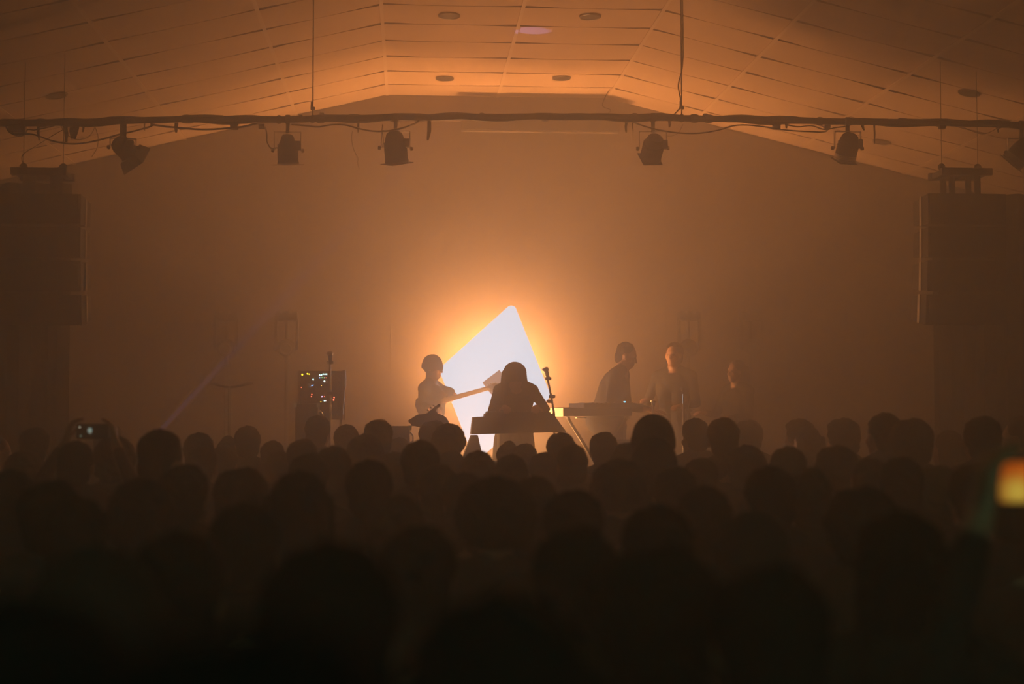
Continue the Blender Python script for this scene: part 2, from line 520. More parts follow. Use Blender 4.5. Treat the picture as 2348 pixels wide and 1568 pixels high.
# draped cables
def cable(pts, r, label, Y=TY, name='power_cable'):
    out = []
    ps = [P(x, y, Y) for x, y in pts]
    n = len(ps)
    for i in range(n - 1):          # Catmull-Rom
        a, b, c, d = ps[max(i - 1, 0)], ps[i], ps[i + 1], ps[min(i + 2, n - 1)]
        for k in range(6):
            t = k / 6
            out.append(0.5 * (2 * b + (c - a) * t + (2 * a - 5 * b + 4 * c - d) * t * t + (3 * b - a - 3 * c + d) * t ** 3))
    out.append(ps[-1])
    o = obj(name, MB().tube(out, r, 6), M_CABLE)
    return tag(o, label, 'cable', 'cables draped from the lighting bar')
cable([(8, 284), (30, 305), (75, 308), (120, 323), (165, 330), (215, 324), (270, 309), (310, 300), (345, 290), (350, 284)], 0.007, 'long drooping cable at far left of the bar, passing behind the barn-door lamp', TY + 0.05)
cable([(138, 286), (150, 305), (172, 319), (200, 316), (215, 297), (217, 285)], 0.003, 'thin looped wire sagging below left end of the bar', TY - 0.04)
cable([(217, 288), (225, 315), (222, 340), (210, 360)], 0.003, 'thin loose wire end hanging just left of the barn-door lamp', TY - 0.04)
cable([(345, 284), (370, 289), (420, 294), (470, 297), (520, 294), (560, 290), (590, 282)], 0.008, 'thick cable sagging between barn-door lamp and next lamp along the bar', TY - 0.05)
cable([(14, 290), (18, 300), (30, 308), (45, 312), (55, 308), (52, 298), (40, 296), (30, 304), (42, 311), (58, 305), (64, 297), (80, 298), (110, 292), (125, 288)], 0.006, 'coiled tangle of cable under the left end of bar', TY - 0.05)
cable([(668, 285), (700, 288), (730, 291), (760, 286), (790, 286), (820, 294), (860, 301), (905, 298), (950, 284), (962, 275)], 0.007, 'cable sagging above the two lamps left of the projection screen', TY - 0.05)
cable([(598, 285), (608, 292), (612, 310), (612, 325), (622, 340), (638, 338)], 0.006, 'looped lead running down beside the lamp hung under left rod', TY)
cable([(808, 300), (806, 318), (812, 345), (821, 362), (820, 374), (824, 388)], 0.0025, 'thin wavy wire dangling between the two lamps left of centre', TY)
cable([(877, 285), (876, 300), (879, 320), (878, 338)], 0.004, 'short lead hanging down left side of lamp by projection screen', TY - 0.03)
cable([(1452, 280), (1490, 293), (1540, 303), (1590, 306), (1640, 300), (1690, 287), (1740, 289), (1800, 298), (1860, 302), (1893, 302), (1897, 292)], 0.006, 'long cable sagging right of the projection screen', TY - 0.05)
cable([(1565, 0), (1566, 80), (1565, 150), (1556, 190), (1557, 210), (1562, 240), (1550, 258), (1540, 266)], 0.0055, 'loose cable running down beside the right hanging rod', TY + 0.03)
cable([(1566, 285), (1556, 304), (1540, 312), (1530, 312)], 0.003, 'thin slanted lead beside lamp under the right hanging rod', TY - 0.02)
cable([(1800, 285), (1830, 291), (1860, 288), (1890, 297), (1915, 293), (1938, 290)], 0.0055, 'knotted leads gathered left of the lamp at right', TY - 0.06)
cable([(1392, 262), (1400, 252), (1382, 243), (1388, 222), (1398, 205)], 0.003, 'thin bent wire rising from the bar right of middle', TY + 0.02)
cable([(2205, 290), (2240, 305), (2262, 306), (2290, 292)], 0.003, 'thin wire sagging near the right end of bar', TY)
cable([(160, 288), (90, 330), (50, 360), (68, 400), (72, 440)], 0.003, 'thin wire trailing down toward the left speaker stack', TY + 0.1)

# stage lamps
def lamp(px, pivot_y, axis, yoke_top, width, length, rear_r, label, flange=1.25, barn=None, arm_w=None, gel=True, lens=False, yaw=0.0):
    """theatre lamp hung from the bar; axis = the way its open front points"""
    Y = TY - 0.02
    top = P(px, bar_y(px), Y)
    piv = P(px, pivot_y, Y)
    t = thing('stage_lamp', label, 'stage lamp', top, group='lamps on the lighting bar')
    axis = Vector(axis).normalized()
    pv = piv - top
    zt = (P(px, yoke_top, Y) - top).z
    obj('clamp', MB().lathe([(BR + 0.004, -0.022), (BR + 0.012, -0.015), (BR + 0.012, 0.015), (BR + 0.004, 0.022)], 16, (1, 0, 0)).box((0, 0, (zt - BR) / 2), (0.028, 0.024, abs(zt) - BR + 0.012)), M_BLACK, t)
    R = width / 2
    if arm_w:
        obj('hanger_arm', MB().box((0.0, 0, (zt - 0.03) / 2 - 0.03), (arm_w, 0.02, abs(zt) + 0.05)), M_BLACK, t, smooth=False)
    hw = R + 0.022
    ry = Quaternion((0, 0, 1), yaw)
    arms = MB()
    arms.box((0, 0, 0), (2 * hw, 0.03, 0.005))
    for s in (-1, 1):
        arms.box((s * hw, 0, (pv.z - zt) / 2), (0.006, 0.03, abs(pv.z - zt) + 0.006))
    yk = obj('yoke', arms, M_STEEL if flange < 1.6 and not arm_w else M_BLACK, t, loc=(0, 0, zt), rot=(0, 0, yaw), smooth=False)
    for s in (-1, 1):
        obj('knob', MB().lathe([(0.016, 0), (0.018, 0.008), (0.014, 0.022)], 10, ry @ Vector((s, 0, 0)), pv + ry @ Vector((s * (hw + 0.004), 0, 0))), M_BLACK, t)
    # can, closed rounded back, open front
    pr = [(0.004, -length * 0.55), (rear_r * 0.55, -length * 0.54), (rear_r * 0.85, -length * 0.47), (rear_r, -length * 0.33), (R * 0.97, -length * 0.12), (R, 0.0), (R, length * 0.38),
          (R * 1.04, length * 0.40), (R * 1.04, length * 0.45), (R * 0.93, length * 0.45), (R * 0.9, length * 0.1), (R * 0.5, -length * 0.1), (0.004, -length * 0.12)]
    can = obj('can', MB().lathe(pr, 26, axis, pv), M_BLACK, t)
    for k in range(4):
        h = -length * (0.28 - 0.10 * k)
        rr = rear_r * 1.03 if k == 0 else R * (0.98 + 0.03)
        obj('cooling_fin', MB().lathe([(rr * 0.95, h - 0.004), (rr, h - 0.004), (rr, h + 0.004), (rr * 0.95, h + 0.004)], 22, axis, pv), M_BLACK, can)
    obj('terminal_box', MB().box(pv - axis * length * 0.15 + Vector((R * 0.95, -0.02, 0)), (0.05, 0.06, 0.07)), M_BLACK, t, smooth=False, bevel=0.006)
    q = Vector((0, 0, 1)).rotation_difference(axis)
    fz = length * 0.47
    if not barn:
        s = R * flange
        fr = MB()
        sq = [(-s, -s), (s, -s), (s, s), (-s, s)]
        outer = [pv + q @ (Quaternion((0, 0, 1), yaw + 0.25) @ Vector((x, y, fz))) for x, y in sq]
        inner = [pv + q @ (Quaternion((0, 0, 1), yaw + 0.25) @ Vector((x * 0.74, y * 0.74, fz))) for x, y in sq]
        o2, i2 = [p + axis * 0.006 for p in outer], [p + axis * 0.006 for p in inner]
        fr.add(outer + inner + o2 + i2, [(k, (k + 1) % 4, 4 + (k + 1) % 4, 4 + k) for k in range(4)] + [(8 + k, 12 + k, 12 + (k + 1) % 4, 8 + (k + 1) % 4) for k in range(4)]
               + [(k, 8 + k, 8 + (k + 1) % 4, (k + 1) % 4) for k in range(4)] + [(4 + k, 4 + (k + 1) % 4, 12 + (k + 1) % 4, 12 + k) for k in range(4)])
        cf = obj('colour_frame', fr, M_BLACK, t, smooth=False)
        if gel:
            g = MB()
            iv = [pv + q @ (Quaternion((0, 0, 1), yaw + 0.25) @ Vector((x * 0.76, y * 0.76, fz + 0.002))) for x, y in sq]
            g.add(iv + [p + axis * 0.002 for p in iv], [(3, 2, 1, 0), (4, 5, 6, 7)] + [(k, (k + 1) % 4, 4 + (k + 1) % 4, 4 + k) for k in range(4)])
            obj('gel', g, M_GEL, cf, smooth=False)
    else:
        for k in range(4):
            a = yaw + math.pi / 2 * k
            def L(u, v, h):
                return pv + q @ (Quaternion((0, 0, 1), a) @ Vector((u, v, h)))
            s = R * 1.0
            e = R * barn
            bot = [L(-s, s, fz), L(s, s, fz), L(s, s + 0.004, fz), L(-s, s + 0.004, fz)]
            top_ = [L(-e, e, fz + barn * 0.06), L(e, e, fz + barn * 0.06), L(e, e + 0.004, fz + barn * 0.06), L(-e, e + 0.004, fz + barn * 0.06)]
            obj('barn_door', MB().hexa(bot, top_), M_BLACK, t, smooth=False)
    if lens:
        for k in range(4):
            h = length * (0.24 + 0.055 * k)
            obj('lens_ring', MB().lathe([(R * 1.0, h - 0.006), (R * 1.06, h), (R * 1.0, h + 0.006)], 22, axis, pv), M_STEEL, can)
    return t

lamp(283, 338, (0.60, 0.45, -0.62), 318, 0.155, 0.16, 0.07, 'barn-door stage lamp on broad arm, leftmost lamp of the bar', barn=1.35, arm_w=0.05, yaw=0.1)
lamp(660, 345, (0.02, 0.18, -1), 303, 0.165, 0.235, 0.058, 'stage lamp pointing straight down with red gel, below the left hanging rod', flange=1.12)
lamp(907, 340, (0.10, 0.30, -1), 301, 0.185, 0.25, 0.075, 'stage lamp with bright yoke top, beside the projection screen case', flange=1.05, yaw=0.1)
lamp(1497, 340, (-0.12, 0.75, -0.75), 302, 0.175, 0.22, 0.072, 'tilted stage lamp seen from behind, below the right hanging rod', flange=0.95, gel=False, yaw=-0.2)
lamp(1943, 340, (-0.12, 0.45, -0.9), 302, 0.175, 0.23, 0.075, 'stage lamp with lit left edge, second from the right end', flange=0.95, gel=False, lens=True)
lamp(2341, 350, (-0.62, 0.35, -0.75), 318, 0.185, 0.24, 0.08, 'stage lamp with ribbed lens barrel at the right end of the bar', flange=0.9, gel=False, lens=True)

# ------------------------------------------------------------------ flown speaker stacks
def array(px0, px1, side, labbits):
    Y = TY + 0.35
    pc = (px0 + px1) / 2
    zt, zb = P(pc, 448, Y).z, P(pc, 743, Y).z
    W = mm(px1 - px0, Y)
    x = P(pc, 600, Y).x
    t = thing('speaker_array', labbits, 'loudspeaker', (x, Y, zt), group='flown loudspeaker stacks')
    n = 4
    h = (zt - zb) / n
    for k in range(n):
        ang = math.radians((0, 1.5, 4, 7)[k])
        r = Matrix.Rotation(ang, 3, 'X')
        zc = -h * (k + 0.5)
        c = Vector((0, 0.03 + 0.018 * k * k * 0.5, zc))
        b = MB()
        hw, d, hh = W / 2, 0.36, h / 2 - 0.006
        bot = [c + r @ Vector(v) for v in ((-hw, -d / 2, -hh), (hw, -d / 2, -hh), (hw, d / 2, -hh * 0.8), (-hw, d / 2, -hh * 0.8))]
        top = [c + r @ Vector(v) for v in ((-hw, -d / 2, hh), (hw, -d / 2, hh), (hw, d / 2, hh * 0.8), (-hw, d / 2, hh * 0.8))]
        cab = obj('cabinet', b.hexa(bot, top), M_SPK, t, bevel=0.006, smooth=False)
        obj('grille', MB().box(c + r @ Vector((0, -d / 2 - 0.006, 0)), (W * 0.94, 0.01, hh * 1.8), r), M_BLACK, cab, smooth=False)
        for s in (-1, 1):
            obj('side_plate', MB().box(c + r @ Vector((s * (hw + 0.006), -0.03, 0)), (0.010, 0.05, hh * 1.9), r), M_STEEL if s == side else M_BLACK, cab, smooth=False)  # stage-facing plates in bright steel: their lit edge is put into the material
    zf = (P(pc, 400, Y) - Vector((0, 0, zt))).z
    fr = MB()
    fw = mm(122, Y) / 2
    for yy in (-0.14, 0.14):
        fr.box((0, yy, zf), (2 * fw, 0.05, mm(17, Y)))
    for xx in (-fw * 0.8, 0, fw * 0.8):
        fr.box((xx, 0, zf), (0.05, 0.28, 0.045))
    obj('flying_frame', fr, M_BLACK, t, smooth=False, bevel=0.004)
    for xx in (-fw * 0.5, fw * 0.5):
        for yy in (-0.1, 0.1):
            obj('link_plate', MB().box((xx, yy, zf / 2 - 0.01), (0.05, 0.02, zf + 0.02)), M_BLACK, t, smooth=False)
    for xx in (-fw * 0.72, fw * 0.72):
        obj('shackle', MB().lathe([(0.02, -0.012), (0.034, 0), (0.02, 0.012)], 12, (0, 1, 0), (xx, 0, zf + 0.06)), M_BLACK, t)
        obj('hoist_chain', MB().tube([(xx, 0, zf + 0.07), (xx, 0, ceil_z(x + xx) - zt + 0.01)], 0.003, 6), M_BLACK, t)
array(2, 190, 1, 'dark flown loudspeaker stack at left side of the stage')
array(2110, 2298, -1, 'dark flown loudspeaker stack at right side of the stage')

# ------------------------------------------------------------------ haze-veiled lamp towers on the stage
def tower(px, label):
    Y = 15.68
    x = P(px, 797, Y).x
    t = thing('lamp_tower', label, 'stage light', (x, Y, STAGE_Z), group='lamp towers in the haze')
    z = lambda py: P(px, py, Y).z - STAGE_Z
    obj('base_plate', MB().box((0, 0, 0.012), (0.3, 0.3, 0.024)), M_BLACK, t, smooth=False)
    obj('pole', MB().tube([(0, 0.06, 0.02), (0, 0.06, z(712))], 0.022, 10), M_CLOTHBLK, t)
    obj('lamp_base', MB().box((0, 0, z(725)), (0.24, 0.16, 0.10)), M_BLACK, t, smooth=False, bevel=0.012)
    for s in (-1, 1):
        obj('handle', MB().lathe([(0.018, 0), (0.022, 0.01), (0.018, 0.02)], 12, (0, -1, 0), (s * 0.045, -0.08, z(717))), M_STEEL, t)
        obj('yoke_arm', MB().box((s * 0.115, -0.02, (z(738) + z(797)) / 2), (0.03, 0.06, z(738) - z(797) + 0.06)), M_BLACK, t, smooth=False, bevel=0.006)
    hd = obj('lamp_head', MB().lathe([(0.05, -0.14), (0.085, -0.10), (0.095, 0.0), (0.085, 0.09), (0.07, 0.1), (0.01, 0.1)], 22, (0, -1, -0.15), (0, -0.02, z(797))), M_BLACK, t)
    obj('lens', MB().lathe([(0.055, 0.1), (0.066, 0.115), (0.058, 0.12), (0.03, 0.113), (0.004, 0.118)], 22, (0, -1, -0.15), (0, -0.02, z(797))), M_LENS, hd)
tower(518, 'faint lamp tower in haze, leftmost of the four')
tower(657, 'faint lamp tower in haze behind the synthesiser rack')
tower(1580, 'faint lamp tower in haze above the thin upright stands')
tower(1722, 'faint lamp tower in haze, rightmost of the four')

# ------------------------------------------------------------------ glowing lightbox
LY = 15.2
corners = [(1177, 692), (1006, 846), (1090, 1060), (1264, 909)]
lb = thing('light_panel', 'big tilted white glowing light panel standing behind the singer', 'light panel', P(1135, 877, LY))
LB0 = Vector(lb.location)
def rounded(poly, r, n=6):
    out = []
    for i in range(len(poly)):
        a, b, c = [Vector(poly[k % len(poly)]) for k in (i - 1, i, i + 1)]
        d1, d2 = (a - b).normalized(), (c - b).normalized()
        half = math.acos(max(-1, min(1, d1.dot(d2)))) / 2
        tl = r / math.tan(half)
        ce = b + (d1 + d2).normalized() * (r / math.sin(half))
        s = b + d1 * tl - ce
        e = b + d2 * tl - ce
        a0, a1 = math.atan2(s.y, s.x), math.atan2(e.y, e.x)
        while a1 - a0 > math.pi:
            a1 -= 2 * math.pi
        while a1 - a0 < -math.pi:
            a1 += 2 * math.pi
        out += [(ce.x + r * math.cos(a0 + (a1 - a0) * k / n), ce.y + r * math.sin(a0 + (a1 - a0) * k / n)) for k in range(n + 1)]
    return out
flat = []
for c in corners:
    p = P(*c, LY) - LB0
    flat.append((p.x, p.z))
ol = rounded(flat, 0.055)
M_GLOW = bpy.data.materials.new('glowing_acrylic')
M_GLOW.use_nodes = True
nt = M_GLOW.node_tree
nt.nodes.clear()
e = nt.nodes.new('ShaderNodeEmission')
e.inputs[0].default_value = (0.74, 0.90, 1.08, 1)
e.inputs[1].default_value = 3.6
o_ = nt.nodes.new('ShaderNodeOutputMaterial')
nt.links.new(e.outputs[0], o_.inputs[0])
obj('diffuser', MB().prism(ol, 0.03, lambda u, v, q: Vector((u, q, v))), M_GLOW, lb, smooth=False)
obj('back_tray', MB().prism([(u * 0.985, v * 0.985) for u, v in ol], 0.05, lambda u, v, q: Vector((u, 0.032 + q, v))), M_WHITE, lb, smooth=False)
obj('support_stand', MB().tube([(0.05, 0.09, 0.0), (0.05, 0.16, STAGE_Z - LB0.z + 0.01)], 0.02, 8).box((0.05, 0.2, STAGE_Z - LB0.z + 0.012), (0.5, 0.4, 0.02)), M_BLACK, lb, smooth=False)
M_PLATE = bpy.data.materials.new('translucent_plate')
M_PLATE.use_nodes = True
nt = M_PLATE.node_tree
nt.nodes.clear()
tr = nt.nodes.new('ShaderNodeBsdfTranslucent')
tr.inputs[0].default_value = (0.50, 0.36, 0.30, 1)
o_ = nt.nodes.new('ShaderNodeOutputMaterial')
nt.links.new(tr.outputs[0], o_.inputs[0])
pl = []
for c in ((1106, 877), (1145, 848), (1166, 876), (1127, 905)):
    p = P(*c, LY - 0.02) - LB0
    pl.append((p.x, p.z))
obj('centre_plate', MB().prism(pl, 0.006, lambda u, v, q: Vector((u, -0.02 + q, v))), M_PLATE, lb, smooth=False)

# ------------------------------------------------------------------ people
import numpy as np
def remeshed(mb, name, voxel, smooth_it=3):
    me = mb.mesh(name)
    o = bpy.data.objects.new('tmp', me)
    C.objects.link(o)
    m = o.modifiers.new('r', 'REMESH')
    m.mode = 'VOXEL'
    m.voxel_size = voxel
    s = o.modifiers.new('s', 'SMOOTH')
    s.factor = 0.5
    s.iterations = smooth_it
    dg = bpy.context.evaluated_depsgraph_get()
    out = bpy.data.meshes.new_from_object(o.evaluated_get(dg))
    bpy.data.objects.remove(o)
    bpy.data.meshes.remove(me)
    out.name = name
    out.materials.clear()
    out.shade_smooth()
    return out

class Body:
    """one continuous figure grown from overlapping tapered limbs; +y is forward"""
    def __init__(s):
        s.mb, s.pr = MB(), []
    def cone(s, a, ra, b, rb, cat):
        s.mb.cone(a, ra, b, rb, 12, 3)
        s.pr.append((Vector(a), Vector(b), ra, rb, cat))
    def ell(s, c, rad, cat, rot=None):
        s.mb.ell(c, rad, rot, 14, 8)
        r = min(rad)
        ax = max(range(3), key=lambda i: rad[i])
        d = Vector((0, 0, 0))
        d[ax] = rad[ax] - r
        if rot is not None:
            d = rot @ d
        s.pr.append((Vector(c) - d, Vector(c) + d, r, r, cat))
    def build(s, name, voxel):
        me = remeshed(s.mb, name, voxel)
        n = len(me.polygons)
        ce = np.empty(n * 3)
        me.polygons.foreach_get('center', ce)
        ce = ce.reshape(-1, 3)
        best = np.full(n, 1e9)
        idx = np.zeros(n, dtype=np.int32)
        for a, b, ra, rb, cat in s.pr:
            A, D = np.array(a), np.array(b - a)
            L = max(D @ D, 1e-9)
            t = np.clip((ce - A) @ D / L, 0, 1)
            d = np.linalg.norm(ce - (A + t[:, None] * D), axis=1) - (ra + (rb - ra) * t)
            m = d < best
            best[m] = d[m]
            idx[m] = cat
        me.polygons.foreach_set('material_index', idx)
        return me

SKIN, TOP, LEG, SHOE, EYE = 0, 1, 2, 3, 4
STAND = dict(pel=(0, 0, .96), che=(0, .0, 1.27), nek=(0, -.02, 1.455), hc=(0, .012, 1.635), hr=(0, 0, 0), sw=.185,
             el=((-.235, -.03, 1.12), (.235, -.03, 1.12)), wr=((-.24, .06, .88), (.24, .06, .88)), fd=((0, .15, -1), (0, .15, -1)), pn=((1, 0, 0), (-1, 0, 0)),
             hip=((-.09, 0, .93), (.09, 0, .93)), kn=((-.105, .02, .50), (.105, .02, .50)), an=((-.11, -.03, .085), (.11, -.03, .085)), toe=((-.13, .14, .03), (.13, .14, .03)))
def figure(name, voxel=0.011, slim=1.0, curl=0.5, collar=False, **kw):
    J = dict(STAND)
    J.update(kw)
    V = {k: (Vector(v) if not isinstance(v[0], tuple) else [Vector(x) for x in v]) for k, v in J.items() if k not in ('hr', 'sw')}
    b = Body()
    pel, che, nek, hc = V['pel'], V['che'], V['nek'], V['hc']
    up = (nek - che).normalized()
    sx = Vector((1, 0, 0))
    # trunk
    for s in (-1, 1):
        b.cone(pel + sx * s * .07 * slim, .112 * slim, pel.lerp(che, .45) + sx * s * .055 * slim, .102 * slim, TOP)
        b.cone(pel.lerp(che, .45) + sx * s * .055 * slim, .102 * slim, che + sx * s * .085 * slim + up * .03, .112 * slim, TOP)
        b.cone(pel + sx * s * .075 * slim, .115 * slim, V['hip'][(s + 1) // 2] + Vector((0, 0, -.03)), .10 * slim, LEG)
    b.ell(che + up * .06, (.175 * slim, .115 * slim, .145), TOP)
    b.cone(nek + Vector((0, -.005, -.03)), .075, nek.lerp(hc, .45), .062, SKIN)
    if collar:      # hoodie or jacket collar standing round the neck
        b.ell(nek + Vector((0, -.025, .025)), (.098, .085, .062), TOP)
        for s in (-1, 1):
            b.cone(nek + Vector((s * .05, -.03, .02)), .075, nek + sx * s * J['sw'] * slim - up * .035, .072 * slim, TOP)
    shs = []
    for i, s in enumerate((-1, 1)):
        sh = nek + sx * s * J['sw'] * slim - up * .055
        shs.append(sh)
        b.cone(nek + sx * s * .035 + up * .012, .062, sh + up * .006, .066 * slim, TOP)
        b.cone(che + sx * s * .11 * slim + up * .05, .085 * slim, sh, .065 * slim, TOP)
        e, wv = V['el'][i], V['wr'][i]
        b.cone(sh, .060 * slim, e, .045 * slim, TOP)
        b.cone(e, .044 * slim, e.lerp(wv, .85), .034 * slim, TOP)
        b.cone(e.lerp(wv, .8), .029, wv, .025, SKIN)
        # hand: palm, four fingers, thumb from the side of the palm
        fd = V['fd'][i].normalized()
        pn = (V['pn'][i] - fd * V['pn'][i].dot(fd)).normalized()
        lat = fd.cross(pn).normalized() * (1 if i == 0 else -1)      # towards the thumb
        for q in (-.026, -.009, .009, .026):
            b.cone(wv + fd * .015 + lat * q * .6, .016, wv + fd * .085 + lat * q, .0135, SKIN)
        for q, ln in ((-.031, .052), (-.011, .068), (.011, .074), (.031, .066)):
            k0 = wv + fd * .088 + lat * q
            d1 = (fd + pn * curl * .6).normalized()
            d2 = (fd + pn * curl * 1.8).normalized()
            k1 = k0 + d1 * ln * .55
            b.cone(k0, .0105, k1, .0095, SKIN)
            b.cone(k1, .0095, k1 + d2 * ln * .5, .0085, SKIN)
        t0 = wv + fd * .03 + lat * .026
        t1 = t0 + (fd * .6 + lat * .8 + pn * .3).normalized() * .042
        b.cone(t0, .013, t1, .0115, SKIN)
        b.cone(t1, .0115, t1 + (fd * .9 + lat * .3 + pn * .4).normalized() * .036, .0095, SKIN)
        h, k, a, t = V['hip'][i], V['kn'][i], V['an'][i], V['toe'][i]
        b.cone(h, .095 * slim, k, .062 * slim, LEG)
        b.cone(k, .06 * slim, k.lerp(a, .35) + Vector((0, -.012, 0)), .058 * slim, LEG)
        b.cone(k.lerp(a, .35) + Vector((0, -.012, 0)), .058 * slim, a, .042 * slim, LEG)
        hl = a + Vector((0, -.02, -.04))
        b.cone(hl, .042, t, .033, SHOE)
        b.cone(a, .043, hl, .04, SHOE)
    # head
    R = Euler(J['hr']).to_matrix()
    H = lambda x, y, z: hc + R @ Vector((x, y, z))
    b.ell(H(0, -.012, .012), (.076, .094, .098), SKIN, R)
    b.ell(H(0, .030, -.045), (.062, .060, .085), SKIN, R)
    b.ell(H(0, .048, -.093), (.044, .042, .036), SKIN, R)
    b.ell(H(0, .068, .018), (.052, .022, .016), SKIN, R)
    b.cone(H(0, .082, -.005), .009, H(0, .106, -.042), .014, SKIN)
    b.ell(H(0, .088, -.078), (.024, .010, .008), SKIN, R)
    for s in (-1, 1):
        b.ell(H(s * .079, -.006, -.018), (.011, .022, .032), SKIN, R)
        b.ell(H(s * .040, .062, -.038), (.022, .022, .022), SKIN, R)
        b.ell(H(s * .030, .081, -.008), (.013, .009, .008), EYE, R)
    b.cone(H(0, -.02, -.06), .060, nek + Vector((0, 0, .02)), .064, SKIN)
    me = b.build(name, voxel)
    return me, hc.copy(), R

def hair_mesh(style, hc=Vector(STAND['hc']), R=Matrix.Identity(3), seed=1):
    rg = random.Random(seed)
    mb = MB()
    E = lambda c, r, n=30, m=20: mb.ell(hc + R @ Vector(c), r, R, n, m)
    def bumps(c, r, cnt, lo, hi, zmin=-.6, ymax=.75):
        k = 0
        while k < cnt:
            d = Vector((rg.gauss(0, 1), rg.gauss(0, 1), rg.gauss(0, 1))).normalized()
            if d.z < zmin or d.y > ymax or (d.y > .2 and d.z < .35):
                continue
            k += 1
            q = rg.uniform(lo, hi)
            p = Vector((c[0] + d.x * r[0], c[1] + d.y * r[1], c[2] + d.z * r[2]))
            mb.ell(hc + R @ p, (q, q, q), None, 8, 5)
    if style in ('short', 'crop', 'long', 'bun', 'flat', 'ponytail'):
        if style == 'flat':
            E((0, -.025, .032), (.092, .100, .090))
            E((0, -.022, .075), (.082, .086, .052))
            bumps((0, -.025, .045), (.086, .088, .080), 130, .010, .016)
        else:
            k = .96 if style == 'crop' else 1.0
            E((0, -.03, .03), (.088 * k, .098 * k, .092 * k))
            bumps((0, -.03, .03), (.085 * k, .094 * k, .088 * k), 130 if style != 'crop' else 60, .010, .016 if style != 'crop' else .012)
        E((0, -.062, -.035), (.080, .057, .082))
    if style == 'curly':
        E((0, -.035, .035), (.098, .102, .098))
        E((0, -.065, -.03), (.088, .06, .075))
        bumps((0, -.035, .035), (.100, .104, .100), 170, .016, .027)
        bumps((0, -.065, -.03), (.088, .06, .075), 60, .016, .024, -.9, .1)
    if style == 'afro':
        E((0, -.045, .045), (.128, .122, .120))
        bumps((0, -.045, .045), (.126, .12, .118), 240, .014, .024, -.8, .8)
    if style == 'long':
        E((0, -.075, -.12), (.098, .048, .20))
        for s in (-1, 1):
            for j in range(6):
                a = hc + R @ Vector((s * (.070 + .005 * j), -.005 - .017 * j, .03))
                mb.cone(a, .022, a + Vector((s * .018, -.035, -.32 - .02 * (j % 3))), .010, 8, 3)
    if style == 'bun':
        E((0, -.085, .105), (.046, .046, .042))
        bumps((0, -.085, .105), (.042, .042, .038), 25, .008, .012, -1, 1)
    if style == 'ponytail':
        a = hc + R @ Vector((0, -.12, .05))
        mb.cone(a, .03, a + Vector((0, -.04, -.1)), .034, 10, 3)
        mb.cone(a + Vector((0, -.04, -.1)), .034, a + Vector((0, -.02, -.25)), .012, 10, 3)
    if style == 'beanie':
        E((0, -.020, .028), (.100, .114, .112))
        rings = []
        for q, h in ((.098, -.045), (.105, -.035), (.106, .005), (.100, .018)):
            rings.append([hc + R @ Vector((q * math.cos(t), -.016 + q * 1.16 * math.sin(t), .018 + h)) for t in [2 * math.pi * k / 24 for k in range(24)]])
        mb.ring(rings)
    if style == 'hood':
        E((0, -.04, .015), (.108, .115, .128))
        E((0, -.07, -.10), (.105, .075, .11))
        for s in (-1, 1):
            mb.cone(hc + R @ Vector((s * .075, .0, .02)), .04, hc + R @ Vector((s * .085, -.02, -.17)), .045, 10, 3)
    return remeshed(mb, 'hair' if style not in ('beanie', 'hood') else style, 0.009 if style != 'beanie' else 0.007, 2)

HWIDTH = dict(short=.196, crop=.182, curly=.248, afro=.288, long=.215, bun=.196, ponytail=.196, flat=.20, beanie=.212, hood=.222)
HTOP = dict(short=.136, crop=.124, curly=.158, afro=.186, long=.136, bun=.158, ponytail=.136, flat=.138, beanie=.141, hood=.145)
HDESC = dict(short='short hair', crop='close-cropped hair', curly='curly hair', afro='big frizzy hair', long='long hair', bun='top-bun hair', ponytail='hair in a ponytail',
             flat='flat-topped short hair', beanie='knitted beanie', hood='hood pulled up')

def dress(o, top, hair_m=None):
    for i, m in enumerate((M_SKIN, top, M_JEANS, M_CLOTHBLK, M_EYE)):
        o.data.materials.append(m)
def person(me, label, loc, rz, scale, top, hairme=None, hairmat=None, hair_name='hair', group=None):
    o = bpy.data.objects.new('person', me)
    C.objects.link(o)
    o.location, o.scale = loc, (scale,) * 3
    o.rotation_euler = (0, 0, rz)
    if not me.materials:
        for m in (M_SKIN, top, M_JEANS, M_CLOTHBLK, M_EYE):
            me.materials.append(m)
    else:
        o.material_slots[1].link = 'OBJECT'
        o.material_slots[1].material = top
    tag(o, label, 'person', group)
    if hairme is not None:
        if not hairme.materials:
            hairme.materials.append(hairmat)
        h = bpy.data.objects.new(hair_name, hairme)
        C.objects.link(h)
        h.parent = o
        h.material_slots[0].link = 'OBJECT'
        h.material_slots[0].material = hairmat
    return o

# ---- performers
def local(loc, rz, s, p):
    return (Matrix.Rotation(-rz, 3, 'Z') @ (Vector(p) - Vector(loc))) / s

# singer bent over the keyboard, facing the audience
SY_ = 13.80
sx_ = P(1181, 900, SY_).x
me, hc, R = figure('singer_body', 0.009, 0.92, 0.5, pel=(0, -.08, .93), che=(0, .04, 1.20), nek=(0, .12, 1.355), hc=(0.015, .205, 1.445), hr=(-.55, 0, .12), sw=.175,
                   el=((-.285, .13, 1.13), (.235, .14, 1.10)), wr=((-.17, .34, 1.15), (.12, .36, 1.15)), fd=((.15, 1, -.15), (-.1, 1, -.15)), pn=((0, -.1, -1), (0, -.1, -1)))
hm = hair_mesh('hood', hc, R, 4)
singer = person(me, 'singer with long dark hair bent over the keyboard in front of glowing panel', (sx_, SY_, STAGE_Z), math.pi, 1.0, M_TOPS[0])
hb = MB()
E_ = lambda c, r: hb.ell(hc + R @ Vector(c), r, R, 30, 20)
E_((0, -.02, .022), (.112, .116, .104))
E_((0, -.06, -.05), (.112, .080, .10))
